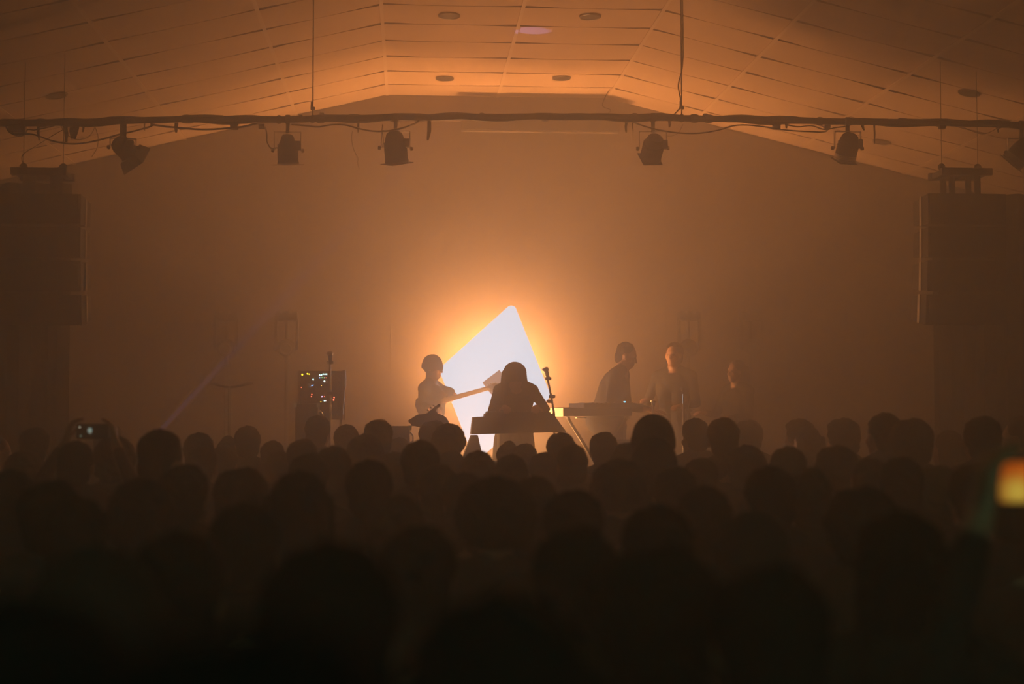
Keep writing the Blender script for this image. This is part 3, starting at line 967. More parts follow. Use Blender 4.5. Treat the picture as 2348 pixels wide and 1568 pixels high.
for s in (-1, 1):
    for j in range(5):
        a = hc + R @ Vector((s * (.078 + .004 * j), .03 - .022 * j, .0))
        hb.cone(a, .028, a + Vector((s * .035, -.01 - .02 * j, -.27 if s > 0 else -.12)), .016, 8, 3)
obj('hair', remeshed(hb, 'hair', 0.008, 2), M_HAIRS[0], singer)
sk = MB()
rings = []
for z, rx, ry in ((1.0, .155, .115), (.85, .19, .15), (.6, .21, .17), (.42, .225, .18)):
    rings.append([Vector((rx * (1 + .05 * math.cos(7 * t)) * math.cos(t), -.07 + ry * (1 + .05 * math.cos(7 * t)) * math.sin(t), z)) for t in [2 * math.pi * k / 36 for k in range(36)]])
obj('skirt', sk.ring(rings), M_TOPS[0], singer)

# keyboard on splayed stand
KY = 13.32
def kp(px, py, dy=0.0):
    return P(px, py, KY + dy)
kt = thing('keyboard', 'dark stage keyboard with tapered ends at which the singer plays', 'keyboard', kp(1190, 992))
K0 = Vector(kt.location)
face = [(1081, 996), (1085, 957), (1112, 955), (1113, 948), (1268, 948), (1299, 990)]
fl = [((P(x, y, KY) - K0).x, (P(x, y, KY) - K0).z) for x, y in face]
obj('case', MB().prism(fl, 0.30, lambda u, v, q: Vector((u, q, v))), M_BLACK, kt, bevel=0.004, smooth=False)
zk = max(v for u, v in fl)
x0k, x1k = fl[2][0] + .03, fl[4][0] - .02
nkey = 29
for k in range(nkey):
    wk = (x1k - x0k) / nkey
    obj('white_key', MB().box((x0k + wk * (k + .5), 0.255, zk + 0.004), (wk * .92, 0.11, 0.014)), M_WHITE, kt, smooth=False)
    if k % 7 not in (2, 6) and k < nkey - 1:
        obj('black_key', MB().box((x0k + wk * (k + 1), 0.225, zk + 0.014), (wk * .5, 0.07, 0.014)), M_BLACK, kt, smooth=False)
obj('control_strip', MB().box(((x0k + x1k) / 2, 0.06, zk + 0.006), (x1k - x0k, 0.09, 0.012)), M_BLACK, kt, smooth=False, bevel=0.003)
for k in range(8):
    obj('knob', MB().lathe([(.009, 0), (.010, .003), (.008, .012)], 10, None, (x0k + .06 + .06 * k, .06, zk + .012)), M_STEEL, kt)
st = thing('keyboard_stand', 'black keyboard stand with two broad splayed legs', 'stand', kp(1190, 1000))
T0 = Vector(st.location)
gz = STAGE_Z
def leg(px_a, px_b, py, px_c, px_d, py2):
    a, b, c, d = [P(px_a, py, KY + .03), P(px_b, py, KY + .03), P(px_c, py2, KY + .03), P(px_d, py2, KY + .03)]
    f = (gz + 0.004 - a.z) / (c.z - a.z)
    c, d = a + (c - a) * f, b + (d - b) * f
    ol_ = [((v - T0).x, (v - T0).z) for v in (a, b, d, c)]
    return MB().prism(ol_, 0.22, lambda u, v, q: Vector((u, .03 + q, v)))
obj('leg', leg(1081, 1096, 998, 1069, 1103, 1030), M_BLACK, st, smooth=False)
obj('leg', leg(1288, 1298, 994, 1281, 1312, 1028), M_BLACK, st, smooth=False)
a = P(1192, 1060, KY + .14) - T0
obj('cross_bar', MB().tube([(P(1085, 1060, KY).x - T0.x, .14, a.z), (P(1298, 1060, KY).x - T0.x, .14, a.z)], .014, 8), M_BLACK, st)
gear = thing('effects_box', 'small effects box sitting on left end of the stage keyboard', 'effects box', Vector((P(1127, 952, KY).x, KY + .10, K0.z + fl[2][1] + .0135)))
obj('shell', MB().hexa([(-.055, -.05, 0), (.06, -.05, 0), (.06, .06, 0), (-.055, .06, 0)], [(-.045, -.04, .022), (.055, -.04, .034), (.055, .06, .042), (-.045, .06, .034)]), M_BLACK, gear, smooth=False)
obj('knob', MB().lathe([(.008, 0), (.008, .012), (.006, .014)], 10, None, (-.02, .0, .03)), M_CHROME, gear)

# microphones
def mic_stand(label, base_px, pts, Y, clamps=(), chrome=False, tripod=False, mic=None):
    zb = STAGE_Z + .004
    b = P(base_px, 950, Y)
    t = thing('microphone_stand', label, 'microphone stand', (b.x, Y, zb))
    O = Vector(t.location)
    m = M_CHROME if chrome else M_BLACK
    q = [P(x, y, Y) - O for x, y in pts]
    obj('pole', MB().tube([(0, 0, .05), q[0]], .0125, 10), m, t)
    if len(q) > 1:
        obj('boom', MB().tube(q, .010, 8), m, t)
    for x, y, ww in clamps:
        c = P(x, y, Y) - O
        obj('clamp', MB().box(c, (mm(ww, Y), .035, .03)).lathe([(.014, -.03), (.018, 0), (.014, .03)], 10, (1, 0, 0), c), M_BLACK, t, smooth=False)
    if tripod:
        for k in range(3):
            an = 2.1 * k + .5
            obj('leg', MB().tube([(0, 0, .14), (.26 * math.cos(an), .26 * math.sin(an), .008)], .008, 8), m, t)
    else:
        obj('round_base', MB().lathe([(.11, 0), (.11, .012), (.03, .022), (.018, .06)], 20), m, t)
    if mic:
        (x0, y0), (x1, y1) = mic
        a, c = P(x0, y0, Y) - O, P(x1, y1, Y) - O
        d = (a - c).normalized()
        L = (a - c).length
        mc = obj('microphone', MB().lathe([(.014, 0), (.017, L * .3), (.022, L * .62), (.024, L * .64)], 14, d, c), M_BLACK, t)
        obj('mesh_head', MB().lathe([(.023, L * .62), (.031, L * .70), (.033, L * .82), (.027, L * .95), (.010, L), (.001, L)], 16, d, c), M_STEEL, mc)
    return t
mic_stand('boom microphone stand leaning beside the singer at the keyboard', 1276, [(1270, 945), (1265, 915), (1258, 880), (1255, 866)], 13.76,
          ((1266, 909, 11), (1261, 920, 12), (1257, 868, 7)), mic=((1249, 842), (1258, 868)))
mic_stand('straight chrome microphone stand in front of the synthesiser rack', 757, [(757, 862), (757, 830)], 13.2, ((756, 902, 9), (757, 831, 6)), chrome=True, mic=((756, 804), (758, 832)))
mic_stand('slim upright stand in haze, taller of the thin pair at right', 1568, [(1567, 930), (1567, 903)], 14.0, (), chrome=True)
mic_stand('slim slanted stand in haze, beside the taller upright one', 1577, [(1577, 945), (1583, 910)], 14.5, ((1581, 940, 4),), chrome=True)
mic_stand('short microphone stand in haze above the biggest round head', 1498, [(1498, 945), (1498, 930)], 13.9, (), chrome=True, mic=((1498, 916), (1498, 932)))
# small pin spot at stage left throwing the blue patch on the ceiling
SPA = (Vector((1.14, 13.15, 5.38)) - SPOT_P).normalized()
t = thing('pin_spot', 'small pin spot on a short stand throwing a blue patch on the ceiling', 'stage light', (SPOT_P.x, SPOT_P.y, STAGE_Z + .003))
zz = SPOT_P.z - STAGE_Z - .003
obj('round_base', MB().lathe([(.13, 0), (.13, .015), (.02, .03)], 20), M_BLACK, t)
obj('post', MB().tube([(0, 0, .02), (0, 0, zz - .12)], .012, 8), M_BLACK, t)
obj('can', MB().lathe([(.03, -.16), (.045, -.14), (.045, -.03), (.05, -.02), (.05, -.006), (.04, -.006), (.036, -.1), (.003, -.1)], 18, SPA, (0, 0, zz)), M_BLACK, t)
obj('bracket', MB().box((0, 0, zz - .10), (.03, .09, .05)), M_BLACK, t, smooth=False)
# the orange floor lamps
for (px_, Y_, ax_, lab_) in ((1000, 14.4, .8, 'orange floor lamp on a short post behind the electric guitar'), (1180, 15.0, 0, 'orange floor lamp on a short post at foot of the glowing panel')):
    q_ = P(px_, 1110, Y_)
    ax = Vector((ax_, -.2, 1)).normalized()
    t = thing('floor_lamp', lab_, 'stage light', (q_.x, q_.y, STAGE_Z + .003), group='orange floor lamps')
    zz = q_.z - STAGE_Z - .003
    obj('round_base', MB().lathe([(.12, 0), (.12, .015), (.02, .03)], 20), M_BLACK, t)
    obj('post', MB().tube([(0, 0, .02), Vector((0, 0, zz)) - ax * .24], .012, 8), M_BLACK, t)
    obj('can', MB().lathe([(.005, -.26), (.06, -.24), (.075, -.16), (.08, -.09), (.075, -.09), (.06, -.2), (.004, -.22)], 20, ax, (0, 0, zz)), M_BLACK, t)
# T-bar stand on the left
TYs = 13.6
t = thing('t_bar_stand', 'dark stand with shallow Y-shaped cross bar at left of the stage', 'stand', (P(526, 950, TYs).x, TYs, STAGE_Z + .004))
O = Vector(t.location)
obj('pole', MB().tube([(0, 0, .05), P(526, 886, TYs) - O], .014, 10), M_STEEL, t)
for xa, ya in ((489, 880), (573, 879)):
    obj('arm', MB().tube([P(526, 889, TYs) - O, P((526 + xa) / 2, 885, TYs) - O, P(xa, ya, TYs) - O], .011, 8), M_BLACK, t)
    obj('end_clip', MB().box(P(xa, ya, TYs) - O, (.06, .03, .02)), M_BLACK, t, smooth=False)
for k in range(3):
    an = 2.1 * k + .2
    obj('leg', MB().tube([(0, 0, .2), (.32 * math.cos(an), .32 * math.sin(an), .008)], .010, 8), M_BLACK, t)

# modular synthesiser with small lit indicators
MY = 13.9
t = thing('synthesiser_rack', 'upright synthesiser rack dotted with small coloured lights', 'synthesiser', P(737, 955, MY))
O = Vector(t.location)
a, b_ = P(684, 850, MY) - O, P(789, 962, MY) - O
W_, H_ = b_.x - a.x, a.z - b_.z
cx_, cz_ = (a.x + b_.x) / 2, (a.z + b_.z) / 2
obj('shell', MB().box((cx_, .11, cz_), (W_, .20, H_)), M_BLACK, t, smooth=False, bevel=0.006)
for k, xx in enumerate((a.x + .008, b_.x - .008)):
    obj('side_cheek', MB().box((xx, .09, cz_), (.016, .26, H_ + .01)), mat('wood_cheek', (.16, .08, .04), .5, var=.3, scale=12), t, smooth=False)
for r_ in range(3):
    for c_ in range(7):
        pw = (W_ - .06) / 7
        md = obj('module', MB().box((a.x + .03 + pw * (c_ + .5), .004, a.z - .06 - (H_ - .08) / 3 * (r_ + .38)), (pw * .94, .012, (H_ - .08) / 3 * .93)), mat('module_face', (.05, .045, .04), .5), t, smooth=False)
        kn = MB()
        for yy in (-.05, 0, .05):
            kn.lathe([(.009, 0), (.009, .012), (.006, .015)], 8, (0, -1, 0), (a.x + .03 + pw * (c_ + .5), -.002, a.z - .06 - (H_ - .08) / 3 * (r_ + .38) + yy))
        obj('knobs', kn, M_BLACK, md)
leds = [(693, 859, 'y', 4.2), (705, 857, 'y', 3.6), (709, 858, 'y', 3), (733, 860, 'c', 3.2), (737, 860, 'c', 3.2), (741, 858, 'c', 3.2), (745, 858, 'c', 3.4), (749, 858, 'c', 3.2),
        (733, 866, 'b', 2.2), (737, 866, 'c', 2.2), (740, 866, 'g', 2.2), (744, 866, 'w', 2), (748, 866, 'r', 2), (718, 870, 'c', 3.4), (744, 874, 'c', 3.8), (715, 884, 'b', 2.8), (711, 887, 'b', 2), (718, 883, 'b', 2),
        (691, 888, 'r', 2.2), (737, 884, 'o', 2), (715, 904, 'r', 2.8), (714, 909, 'r', 2.6), (738, 909, 'v', 3), (744, 909, 'r', 1.8), (736, 920, 'y', 3.6), (744, 919, 'c', 3), (748, 919, 'w', 2.6), (766, 911, 'r', 3.6), (765, 917, 'r', 3.6)]
LC = dict(y=(1, .62, .02), c=(.5, 1, .95), b=(.2, .4, 1), g=(.2, .9, .15), w=(1, .8, .7), r=(1, .12, .06), o=(1, .4, .05), v=(.8, .4, 1))
for x, y, c, s in leds:
    p = P(x, y, MY - .012) - O
    obj('indicator', MB().ell(p, (mm(s, MY) * .5, .004, mm(s, MY) * .5), None, 10, 6), mat('led_' + c, LC[c], .4, var=0, emit=14.0), t)
obj('stand_frame', MB().tube([(a.x + .04, .1, b_.z), (a.x + .04, .1, STAGE_Z - O.z + .005)], .012, 8).tube([(b_.x - .04, .1, b_.z), (b_.x - .04, .1, STAGE_Z - O.z + .005)], .012, 8), M_BLACK, t)
obj('side_rail', MB().tube([P(791, 848, MY - .05) - O, P(790, 885, MY - .05) - O, P(785, 950, MY - .05) - O], .010, 8), M_STEEL, t)
obj('side_handle', MB().box(P(791, 876, MY - .06) - O, (.022, .03, .10)), M_STEEL, t, smooth=False, bevel=.004)

# amplifiers and monitors
def wedge(px0, px1, py, Y, label, name='stage_monitor', cat='stage monitor'):
    a, b = P(px0, py, Y), P(px1, py, Y)
    W = b.x - a.x
    t = thing(name, label, cat, ((a.x + b.x) / 2, Y, STAGE_Z + .003))
    h = a.z - STAGE_Z
    ol_ = [(0, 0), (.42, 0), (.42, h * .55), (.20, h), (0, h)]
    obj('cabinet', MB().prism(ol_, W, lambda u, v, q: Vector((-W / 2 + q, u - .2, v))), M_SPK, t, smooth=False, bevel=.008)
    for s in (-1, 1):
        obj('corner', MB().box((s * W / 2, -.19, h - .015), (.03, .04, .04)), M_CHROME, t, smooth=False)
    obj('handle', MB().tube([(W / 2 + .005, -.12, h - .06), (W / 2 + .03, -.08, h - .09), (W / 2 + .03, .02, h - .14), (W / 2 + .005, .06, h - .16)], .008, 8), M_STEEL, t)
wedge(893, 940, 977, 13.4, 'small dark stage monitor left of the guitar in stand')
wedge(681, 733, 926, 13.6, 'dark upright amplifier in front of the synthesiser rack, lower left of its lights', 'amplifier', 'amplifier')

# guitar resting in a stand
GY = 13.02
t = thing('electric_guitar', 'dark electric guitar resting on a stand left of the keyboard', 'guitar', P(982, 960, GY))
O = Vector(t.location)
ob = [(946, 957), (958, 950), (975, 949), (982, 945), (992, 937), (999, 936), (1000, 941), (1004, 948), (1014, 951), (1023, 957), (1029, 966), (1031, 985), (1026, 1003), (1012, 1012), (993, 1008), (980, 992), (962, 979), (944, 976), (935, 964)]
fo = [((P(x, y, GY) - O).x, (P(x, y, GY) - O).z) for x, y in ob]
obj('body', MB().prism(rounded(fo, 0.008, 3), .045, lambda u, v, q: Vector((u, q, v))), mat('guitar_lacquer', (.035, .018, .01), .2, var=.1), t, bevel=.006)
hs = [(983, 944), (1005, 926), (1009, 925), (1010, 930), (997, 942), (988, 949)]
fo = [((P(x, y, GY) - O).x, (P(x, y, GY) - O).z) for x, y in hs]
hd = obj('headstock', MB().prism(rounded(fo, 0.004, 3), .02, lambda u, v, q: Vector((u, .012 + q, v))), M_BLACK, t)
for x, y in ((981, 940.5), (988, 934.5), (995, 929.5)):
    obj('tuning_peg', MB().lathe([(.004, 0), (.008, .01), (.009, .018), (.004, .022)], 10, (-.6, 0, .8), P(x + 1.5, y + 2, GY + .02) - O), M_STEEL, hd)
for k in range(4):
    a, b = P(1003 - k, 929 + k * 1.5, GY - .004) - O, P(1005 - 2 * k, 990 - k, GY - .004) - O
    obj('string', MB().tube([a, b], .0012, 5), M_STEEL, t)
gs = thing('guitar_stand', 'small black stand under the electric guitar', 'stand', (P(990, 990, GY).x, GY + .1, STAGE_Z + .004))
zt_ = P(990, 1006, GY).z - STAGE_Z - .004
obj('post', MB().tube([(0, 0, .02), (0, 0, zt_ + .1)], .012, 8), M_BLACK, gs)
for k in range(3):
    obj('leg', MB().tube([(0, 0, .22), (.13 * math.cos(2.1 * k), .13 * math.sin(2.1 * k), .008)], .009, 8), M_BLACK, gs)
for s in (-1, 1):
    obj('cradle_arm', MB().tube([(0, 0, zt_ - .012), (s * .08, -.06, zt_ - .022), (s * .08, -.13, zt_ - .014)], .007, 8), M_BLACK, gs)

# bass player left of the light panel
BYp, rzb = 14.9, -2.05
bl = Vector((P(992, 900, BYp).x, BYp, STAGE_Z))
sb = (P(994, 842, BYp).z - STAGE_Z) / 1.635
Lb = lambda px, py, Y: tuple(local(bl, rzb, sb, P(px, py, Y)))
hand_l, hand_r = Lb(1036, 916, BYp - .10), Lb(1000, 940, BYp - .22)
me, hc, R = figure('bassist_body', 0.009, 1.0, 1.1, el=(Lb(1034, 898, BYp + .05), Lb(968, 925, BYp - .12)), wr=(Lb(1026, 921, BYp - .06), Lb(985, 936, BYp - .20)),
                   fd=(tuple(Vector(hand_l) - Vector(Lb(1026, 921, BYp - .06))), tuple(Vector(hand_r) - Vector(Lb(985, 936, BYp - .20)))), pn=((0, 0, 1), (0, -1, 0)), hr=(-.12, 0, 0))
bassist = person(me, 'bass player in a beanie standing at left edge of the glowing panel', bl, rzb, sb, M_TOPS[1], hair_mesh('beanie', hc, R), M_CANVAS, 'beanie')
t = thing('bass_guitar', 'bass guitar whose neck crosses the glowing panel', 'guitar', P(990, 928, BYp - .16))
O = Vector(t.location)
n0, n1 = P(1000, 923, BYp - .14) - O, P(1116, 891, BYp - .20) - O
dn = (n1 - n0).normalized()
up_ = Vector((-dn.z, 0, dn.x)).normalized()
def nprism(pts, th, y0):
    return MB().prism(pts, th, lambda u, v, q: n0 + dn * u + up_ * v + Vector((0, y0 + q, 0)))
LN = (n1 - n0).length
obj('neck', nprism([(-.08, -.028), (LN + .02, -.021), (LN + .02, .021), (-.08, .028)], .02, -.012), mat('neck_wood', (.09, .05, .03), .4, var=.2), t, smooth=False, bevel=.003)
hk = obj('headstock', nprism(rounded([(LN, -.022), (LN + .05, -.045), (LN + .10, -.045), (LN + .135, -.02), (LN + .13, .02), (LN + .10, .035), (LN, .022)], .008, 3), .014, -.008), M_BLACK, t, smooth=False)
for k in range(4):
    obj('tuning_peg', MB().lathe([(.005, 0), (.009, .012), (.010, .02), (.004, .024)], 10, up_, n0 + dn * (LN + .025 + .026 * k) + up_ * .027), M_STEEL, hk)
obj('body', nprism(rounded([(.03, .035), (.10, .08), (.08, .105), (-.01, .08), (-.08, .07), (-.18, .10), (-.22, .03), (-.20, -.10), (-.13, -.12), (-.05, -.08), (.02, -.10), (.07, -.08), (.02, -.035)], .02, 4), .042, -.03), mat('guitar_lacquer', (.035, .018, .01)), t, smooth=False, bevel=.005)
for k in range(4):
    v = -.018 + .012 * k
    obj('string', MB().tube([n0 + dn * -.15 + up_ * v + Vector((0, -.036, 0)), n0 + dn * (LN + .03) + up_ * v + Vector((0, -.018, 0))], .0015, 5), M_STEEL, t)

# keyboard player at right
KYp, rzk = 14.8, -1.9
kl = Vector((P(1408, 850, KYp).x, KYp, STAGE_Z))
sk_ = 1.06
me, hc, R = figure('keyboardist_body', 0.009, 1.12, 0.5, pel=(0, -.14, .95), che=(0, -.02, 1.26), nek=(0, .07, 1.44), hc=(0, .135, 1.60), hr=(-.35, 0, 0),
                   el=((-.27, .08, 1.10), (.30, .02, 1.13)), wr=((-.16, .34, 1.06), (.16, .33, 1.06)), fd=((.1, 1, -.1), (-.1, 1, -.1)), pn=((0, 0, -1), (0, 0, -1)))
person(me, 'keyboard player with cropped hair standing hunched in haze right of singer', kl, rzk, sk_, M_TOPS[0], hair_mesh('crop', hc, R), M_HAIRS[0])
def slab(name, label, cat, px0, px1, py0, py1, Y, depth, endw, keys=20):
    a, b = P(px0, py0, Y), P(px1, py1, Y)
    t = thing(name, label, cat, ((a.x + b.x) / 2, Y, b.z), (0, 0, math.radians(30)))
    W, H = b.x - a.x, a.z - b.z
    obj('case', MB().box((0, depth / 2, H / 2), (W, depth, H)), M_BLACK, t, smooth=False, bevel=.006)
    obj('end_cheek', MB().box((-W / 2 - .006, depth / 2, H / 2), (.014, depth + .004, H + .006)), M_WHITE, t, smooth=False, bevel=.003)
    for k in range(keys):
        wk = (W - .12) / keys
        obj('white_key', MB().box((-W / 2 + .09 + wk * (k + .5), depth - .07, H + .004), (wk * .9, .12, .010)), M_WHITE, t, smooth=False)
    return t, W, H
t1, W1, H1 = slab('electric_piano', 'long stage piano with pale left end in front of keyboard player', 'keyboard', 1275, 1470, 936, 954, 14.25, .32, mm(20, 14.25))
t2, W2, H2 = slab('synthesiser', 'smaller synthesiser with pale end and blue light above the stage piano', 'synthesiser', 1326, 1470, 925, 935.2, 14.31, .24, mm(18, 14.3), 16)
p = P(1440, 921, 14.30) - Vector(t2.location)
obj('indicator', MB().ell(p, (.016, .004, .006), None, 10, 6), mat('led_sky', (.15, .6, 1), .4, var=0, emit=12.0), t2)
for k in range(7):
    obj('knob', MB().lathe([(.009, 0), (.010, .003), (.008, .016)], 10, None, (-W2 / 2 + .14 + .055 * k, .05, H2)), M_CHROME if k in (0, 1, 2, 5) else M_BLACK, t2)
t = thing('keyboard_stand', 'crossed-leg stand under the stage piano at right', 'stand', (t1.location.x, 14.36, STAGE_Z + .004))
hz = t1.location.z - STAGE_Z - .006
for s in (-1, 1):
    obj('leg', MB().tube([(s * -.34, .04 * s, .012), (s * .30, .04 * s, hz - .02)], .017, 10), M_BLACK, t)
    obj('top_bar', MB().tube([(s * .30, -.14, hz - .014), (s * .30, .14, hz - .014)], .012, 8), M_STEEL if s < 0 else M_BLACK, t)
    obj('foot_bar', MB().tube([(s * .34, -.13, .014), (s * .34, .13, .014)], .013, 8), M_BLACK, t)
a, b_ = P(1322, 954.5, 14.20), P(1345, 955.5, 14.20)
tag(obj('sheet_tray', MB().box((a + b_) / 2 + Vector((0, .06, -.012)), (b_.x - a.x, .14, .012)), M_WHITE, bevel=.003, smooth=False), 'narrow pale shelf fixed under left part of the stage piano', 'shelf')
# glinting draped jacket on a small chair at the right end of the piano
t = thing('folding_chair', 'folding chair with shiny frame at right end of stage piano', 'chair', (P(1450, 990, 13.45).x, 13.45, STAGE_Z + .004))
for s in (-1, 1):
    obj('leg', MB().tube([(s * .2, -.2, .01), (s * .19, .12, .84)], .012, 8), M_CHROME, t)
    obj('leg', MB().tube([(s * .2, .2, .01), (s * .19, -.12, .45)], .012, 8), M_CHROME, t)
obj('seat', MB().box((0, -.02, .45), (.40, .36, .03)), M_BLACK, t, bevel=.01, smooth=False)
obj('backrest', MB().box((0, .105, .76), (.39, .02, .16)), M_BLACK, t, bevel=.008, smooth=False)

def musician(px, hpy, Y, rz, label, style, top, **kw):
    z = P(px, hpy, Y).z - STAGE_Z
    s = z / 1.635
    me, hc, R = figure('musician_body', 0.010, 1.0, 0.8, **kw)
    return person(me, label, (P(px, hpy, Y).x, Y, STAGE_Z), rz, s, top, hair_mesh(style, hc, R), M_HAIRS[1])
fwd_arms = dict(el=((-.26, .05, 1.13), (.27, .06, 1.14)), wr=((-.18, .33, 1.10), (.16, .34, 1.16)), fd=((.1, 1, 0), (-.1, 1, .1)), pn=((0, 0, -1), (0, 0, -1)))
musician(1545, 812, 15.42, 2.6, 'musician in haze with forearms raised, beside the keyboard player', 'short', M_TOPS[1], **fwd_arms)
musician(1688, 850, 15.0, 2.1, 'musician in haze, farthest right on the stage', 'long', M_TOPS[0], **fwd_arms)

# ------------------------------------------------------------------ the audience
HC0 = Vector(STAND['hc'])
def template(name, **kw):
    return figure(name, 0.010, collar=True, **kw)[0]
T_DOWN = template('standing_body')
T_FOLD = template('folded_arms_body', slim=.93, curl=.3, el=((-.25, .02, 1.13), (.25, .02, 1.13)), wr=((-.02, .21, 1.15), (.03, .24, 1.10)), fd=((1, .1, .25), (-1, .05, .1)), pn=((0, -.9, 0), (0, -.9, 0)))
T_FRONT = template('clasped_hands_body', slim=1.02, curl=.8, el=((-.25, -.02, 1.12), (.25, -.02, 1.12)), wr=((-.07, .22, 1.02), (.07, .22, 1.02)), fd=((.5, .3, -.8), (-.5, .3, -.8)), pn=((.3, -1, 0), (-.3, -1, 0)))
# both hands lifted in front of the face, holding something at (0, .36, 1.81)
T_PHONE = template('phone_holder_body', slim=.96, curl=1.0, el=((-.29, .17, 1.42), (.29, .17, 1.42)), wr=((-.125, .32, 1.735), (.125, .32, 1.735)), fd=((.18, .10, .9), (-.18, .10, .9)), pn=((1, .1, 0), (-1, .1, 0)))
TEMPL = dict(d=T_DOWN, f=T_FOLD, c=T_FRONT, p=T_PHONE)
HAIR = {}
def hair_for(style, k):
    key = (style, k)
    if key not in HAIR:
        HAIR[key] = hair_mesh(style, HC0, Matrix.Identity(3), 11 + k)
    return HAIR[key]

# (head centre x, top of head y, head width) as the photograph shows them; style; turn in degrees
CROWD = [
 (-8, 990, 62, 'short', -70), (82, 975, 70, 'short', 0), (176, 1008, 84, 'crop', 0), (250, 968, 64, 'curly', 0), (265, 998, 100, 'curly', 5), (372, 982, 104, 'flat', -35),
 (458, 988, 70, 'short', 0), (468, 1022, 70, 'crop', -20), (515, 1018, 64, 'short', 0), (526, 994, 60, 'bun', 0), (568, 973, 64, 'short', 10),
 (730, 951, 63, 'flat', -15), (795, 970, 60, 'short', 0), (865, 956, 73, 'short', 15), (626, 1008, 60, 'crop', 0), (694, 1001, 72, 'short', 0), (838, 993, 88, 'curly', 0),
 (916, 1000, 60, 'long', 0), (964, 1004, 100, 'short', 0), (994, 961, 66, 'curly', 0), (1030, 969, 84, 'curly', -10), (1036, 1030, 66, 'crop', 0),
 (1097, 1029, 88, 'short', 0), (1172, 1039, 84, 'crop', 0), (765, 1018, 96, 'short', 5), (710, 1032, 102, 'short', 0), (642, 1031, 70, 'long', 0),
 (556, 1066, 148, 'curly', 0), (848, 1048, 132, 'short', 0), (1004, 1058, 122, 'short', 0), (1136, 1086, 228, 'afro', 0), (690, 1072, 172, 'long', 0),
 (1166, 1006, 61, 'bun', 0), (1202, 1012, 66, 'short', 0), (1286, 987, 78, 'ponytail', 0), (1382, 985, 76, 'short', 0), (1312, 1016, 76, 'crop', 0), (1246, 1031, 76, 'short', 0),
 (1497, 948, 104, 'beanie', 0), (1445, 1008, 102, 'curly', 0), (1497, 1000, 118, 'hood', 0), (1592, 957, 66, 'flat', 20), (1657, 953, 80, 'short', 0), (1714, 960, 68, 'curly', 0),
 (1708, 1018, 100, 'curly', 0), (1602, 1044, 84, 'short', 25), (1420, 1047, 150, 'afro', 0), (1312, 1112, 158, 'short', 0), (1612, 1107, 152, 'short', 0),
 (1828, 957, 68, 'curly', 30), (1848, 974, 64, 'long', 30), (1928, 955, 84, 'curly', 20), (2024, 942, 82, 'short', 20), (2086, 955, 106, 'curly', 0),
 (1804, 1019, 100, 'short', 0), (1912, 1017, 110, 'curly', 10), (2170, 983, 72, 'long', 35), (2248, 948, 94, 'short', 0), (2336, 952, 74, 'short', 60),
 (2228, 1054, 132, 'short', 0), (1990, 1046, 112, 'long', 20), (1968, 1108, 190, 'curly', 0), (2056, 1160, 228, 'long', 0), (1755, 1272, 296, 'short', 0),
 (330, 1092, 182, 'curly', 0), (122, 1090, 162, 'short', 0), (30, 1070, 120, 'long', 0), (232, 1240, 290, 'hood', 0), (760, 1222, 290, 'short', 0), (1500, 1238, 310, 'curly', 0),
 (1150, 1335, 380, 'long', 0), (520, 1345, 400, 'short', 0), (60, 1330, 360, 'short', 0), (960, 1190, 240, 'short', 0),
 (60, 1030, 92, 'curly', 0), (424, 1056, 122, 'short', 0), (905, 1032, 90, 'long', 0), (1545, 1062, 112, 'short', 0), (1762, 1062, 132, 'short', 0), (2142, 1064, 134, 'curly', 0), (1064, 1078, 124, 'short', 0), (1226, 1086, 136, 'long', 0), (566, 1142, 190, 'short', 0),
 (905, 1128, 185, 'curly', 0), (1505, 1148, 196, 'short', 0), (1722, 1166, 214, 'hood', 0), (415, 1206, 258, 'short', 0), (1316, 1192, 250, 'short', 0), (2310, 1075, 150, 'short', 0), (1850, 1062, 128, 'bun', 0), (180, 1130, 190, 'short', 0), (2060, 1040, 118, 'short', 0),
]
rng = random.Random(21)
rows_ = []
for i, (hx, hy, hw, style, turn) in enumerate(CROWD):
    ht = HC0.z + HTOP[style]
    s = 1.85 / (ht + (hy - 946) * HWIDTH[style] / hw)
    Y = FPX * s * HWIDTH[style] / hw
    rows_.append(dict(px=hx, py=hy, w=hw, st=style, turn=turn, s=s, Y=min(Y, 11.55), i=i))
# two people holding phones up in front of them
rows_[2]['phone'] = True
rows_.append(dict(px=2622, py=1182, w=320, st='short', turn=0, s=.945, Y=2.03, i=len(CROWD), phone=True))
rows_[-1]['fixed'] = True
# nobody stands inside anybody else: ease neighbours apart along their lines of sight
def place(r):
    return P(r['px'], 946, r['Y'])
for it in range(1500):
    moved = False
    pos = [place(r) for r in rows_]
    for ia, a in enumerate(rows_):
        for ib in range(ia + 1, len(rows_)):
            pa, pb = pos[ia], pos[ib]
            dx, dy = pa.x - pb.x, pa.y - pb.y
            if abs(dx) < .60 and abs(dy) < .46 and (dx / .60) ** 2 + (dy / .46) ** 2 < 1:
                moved = True
                b = rows_[ib]
                k = .012 if dy >= 0 else -.012
                if not (k > 0 and a['Y'] > 11.5) and not a.get('fixed'):
                    a['Y'] += k
                if not (k < 0 and b['Y'] > 11.5) and not b.get('fixed'):
                    b['Y'] -= k
    if not moved:
        break
bands = [(9.4, 99, 'front row of audience'), (7.3, 9.4, 'second audience row'), (5.6, 7.3, 'third audience row'), (3.2, 5.6, 'fourth audience row'), (0, 3.2, 'nearest audience row')]
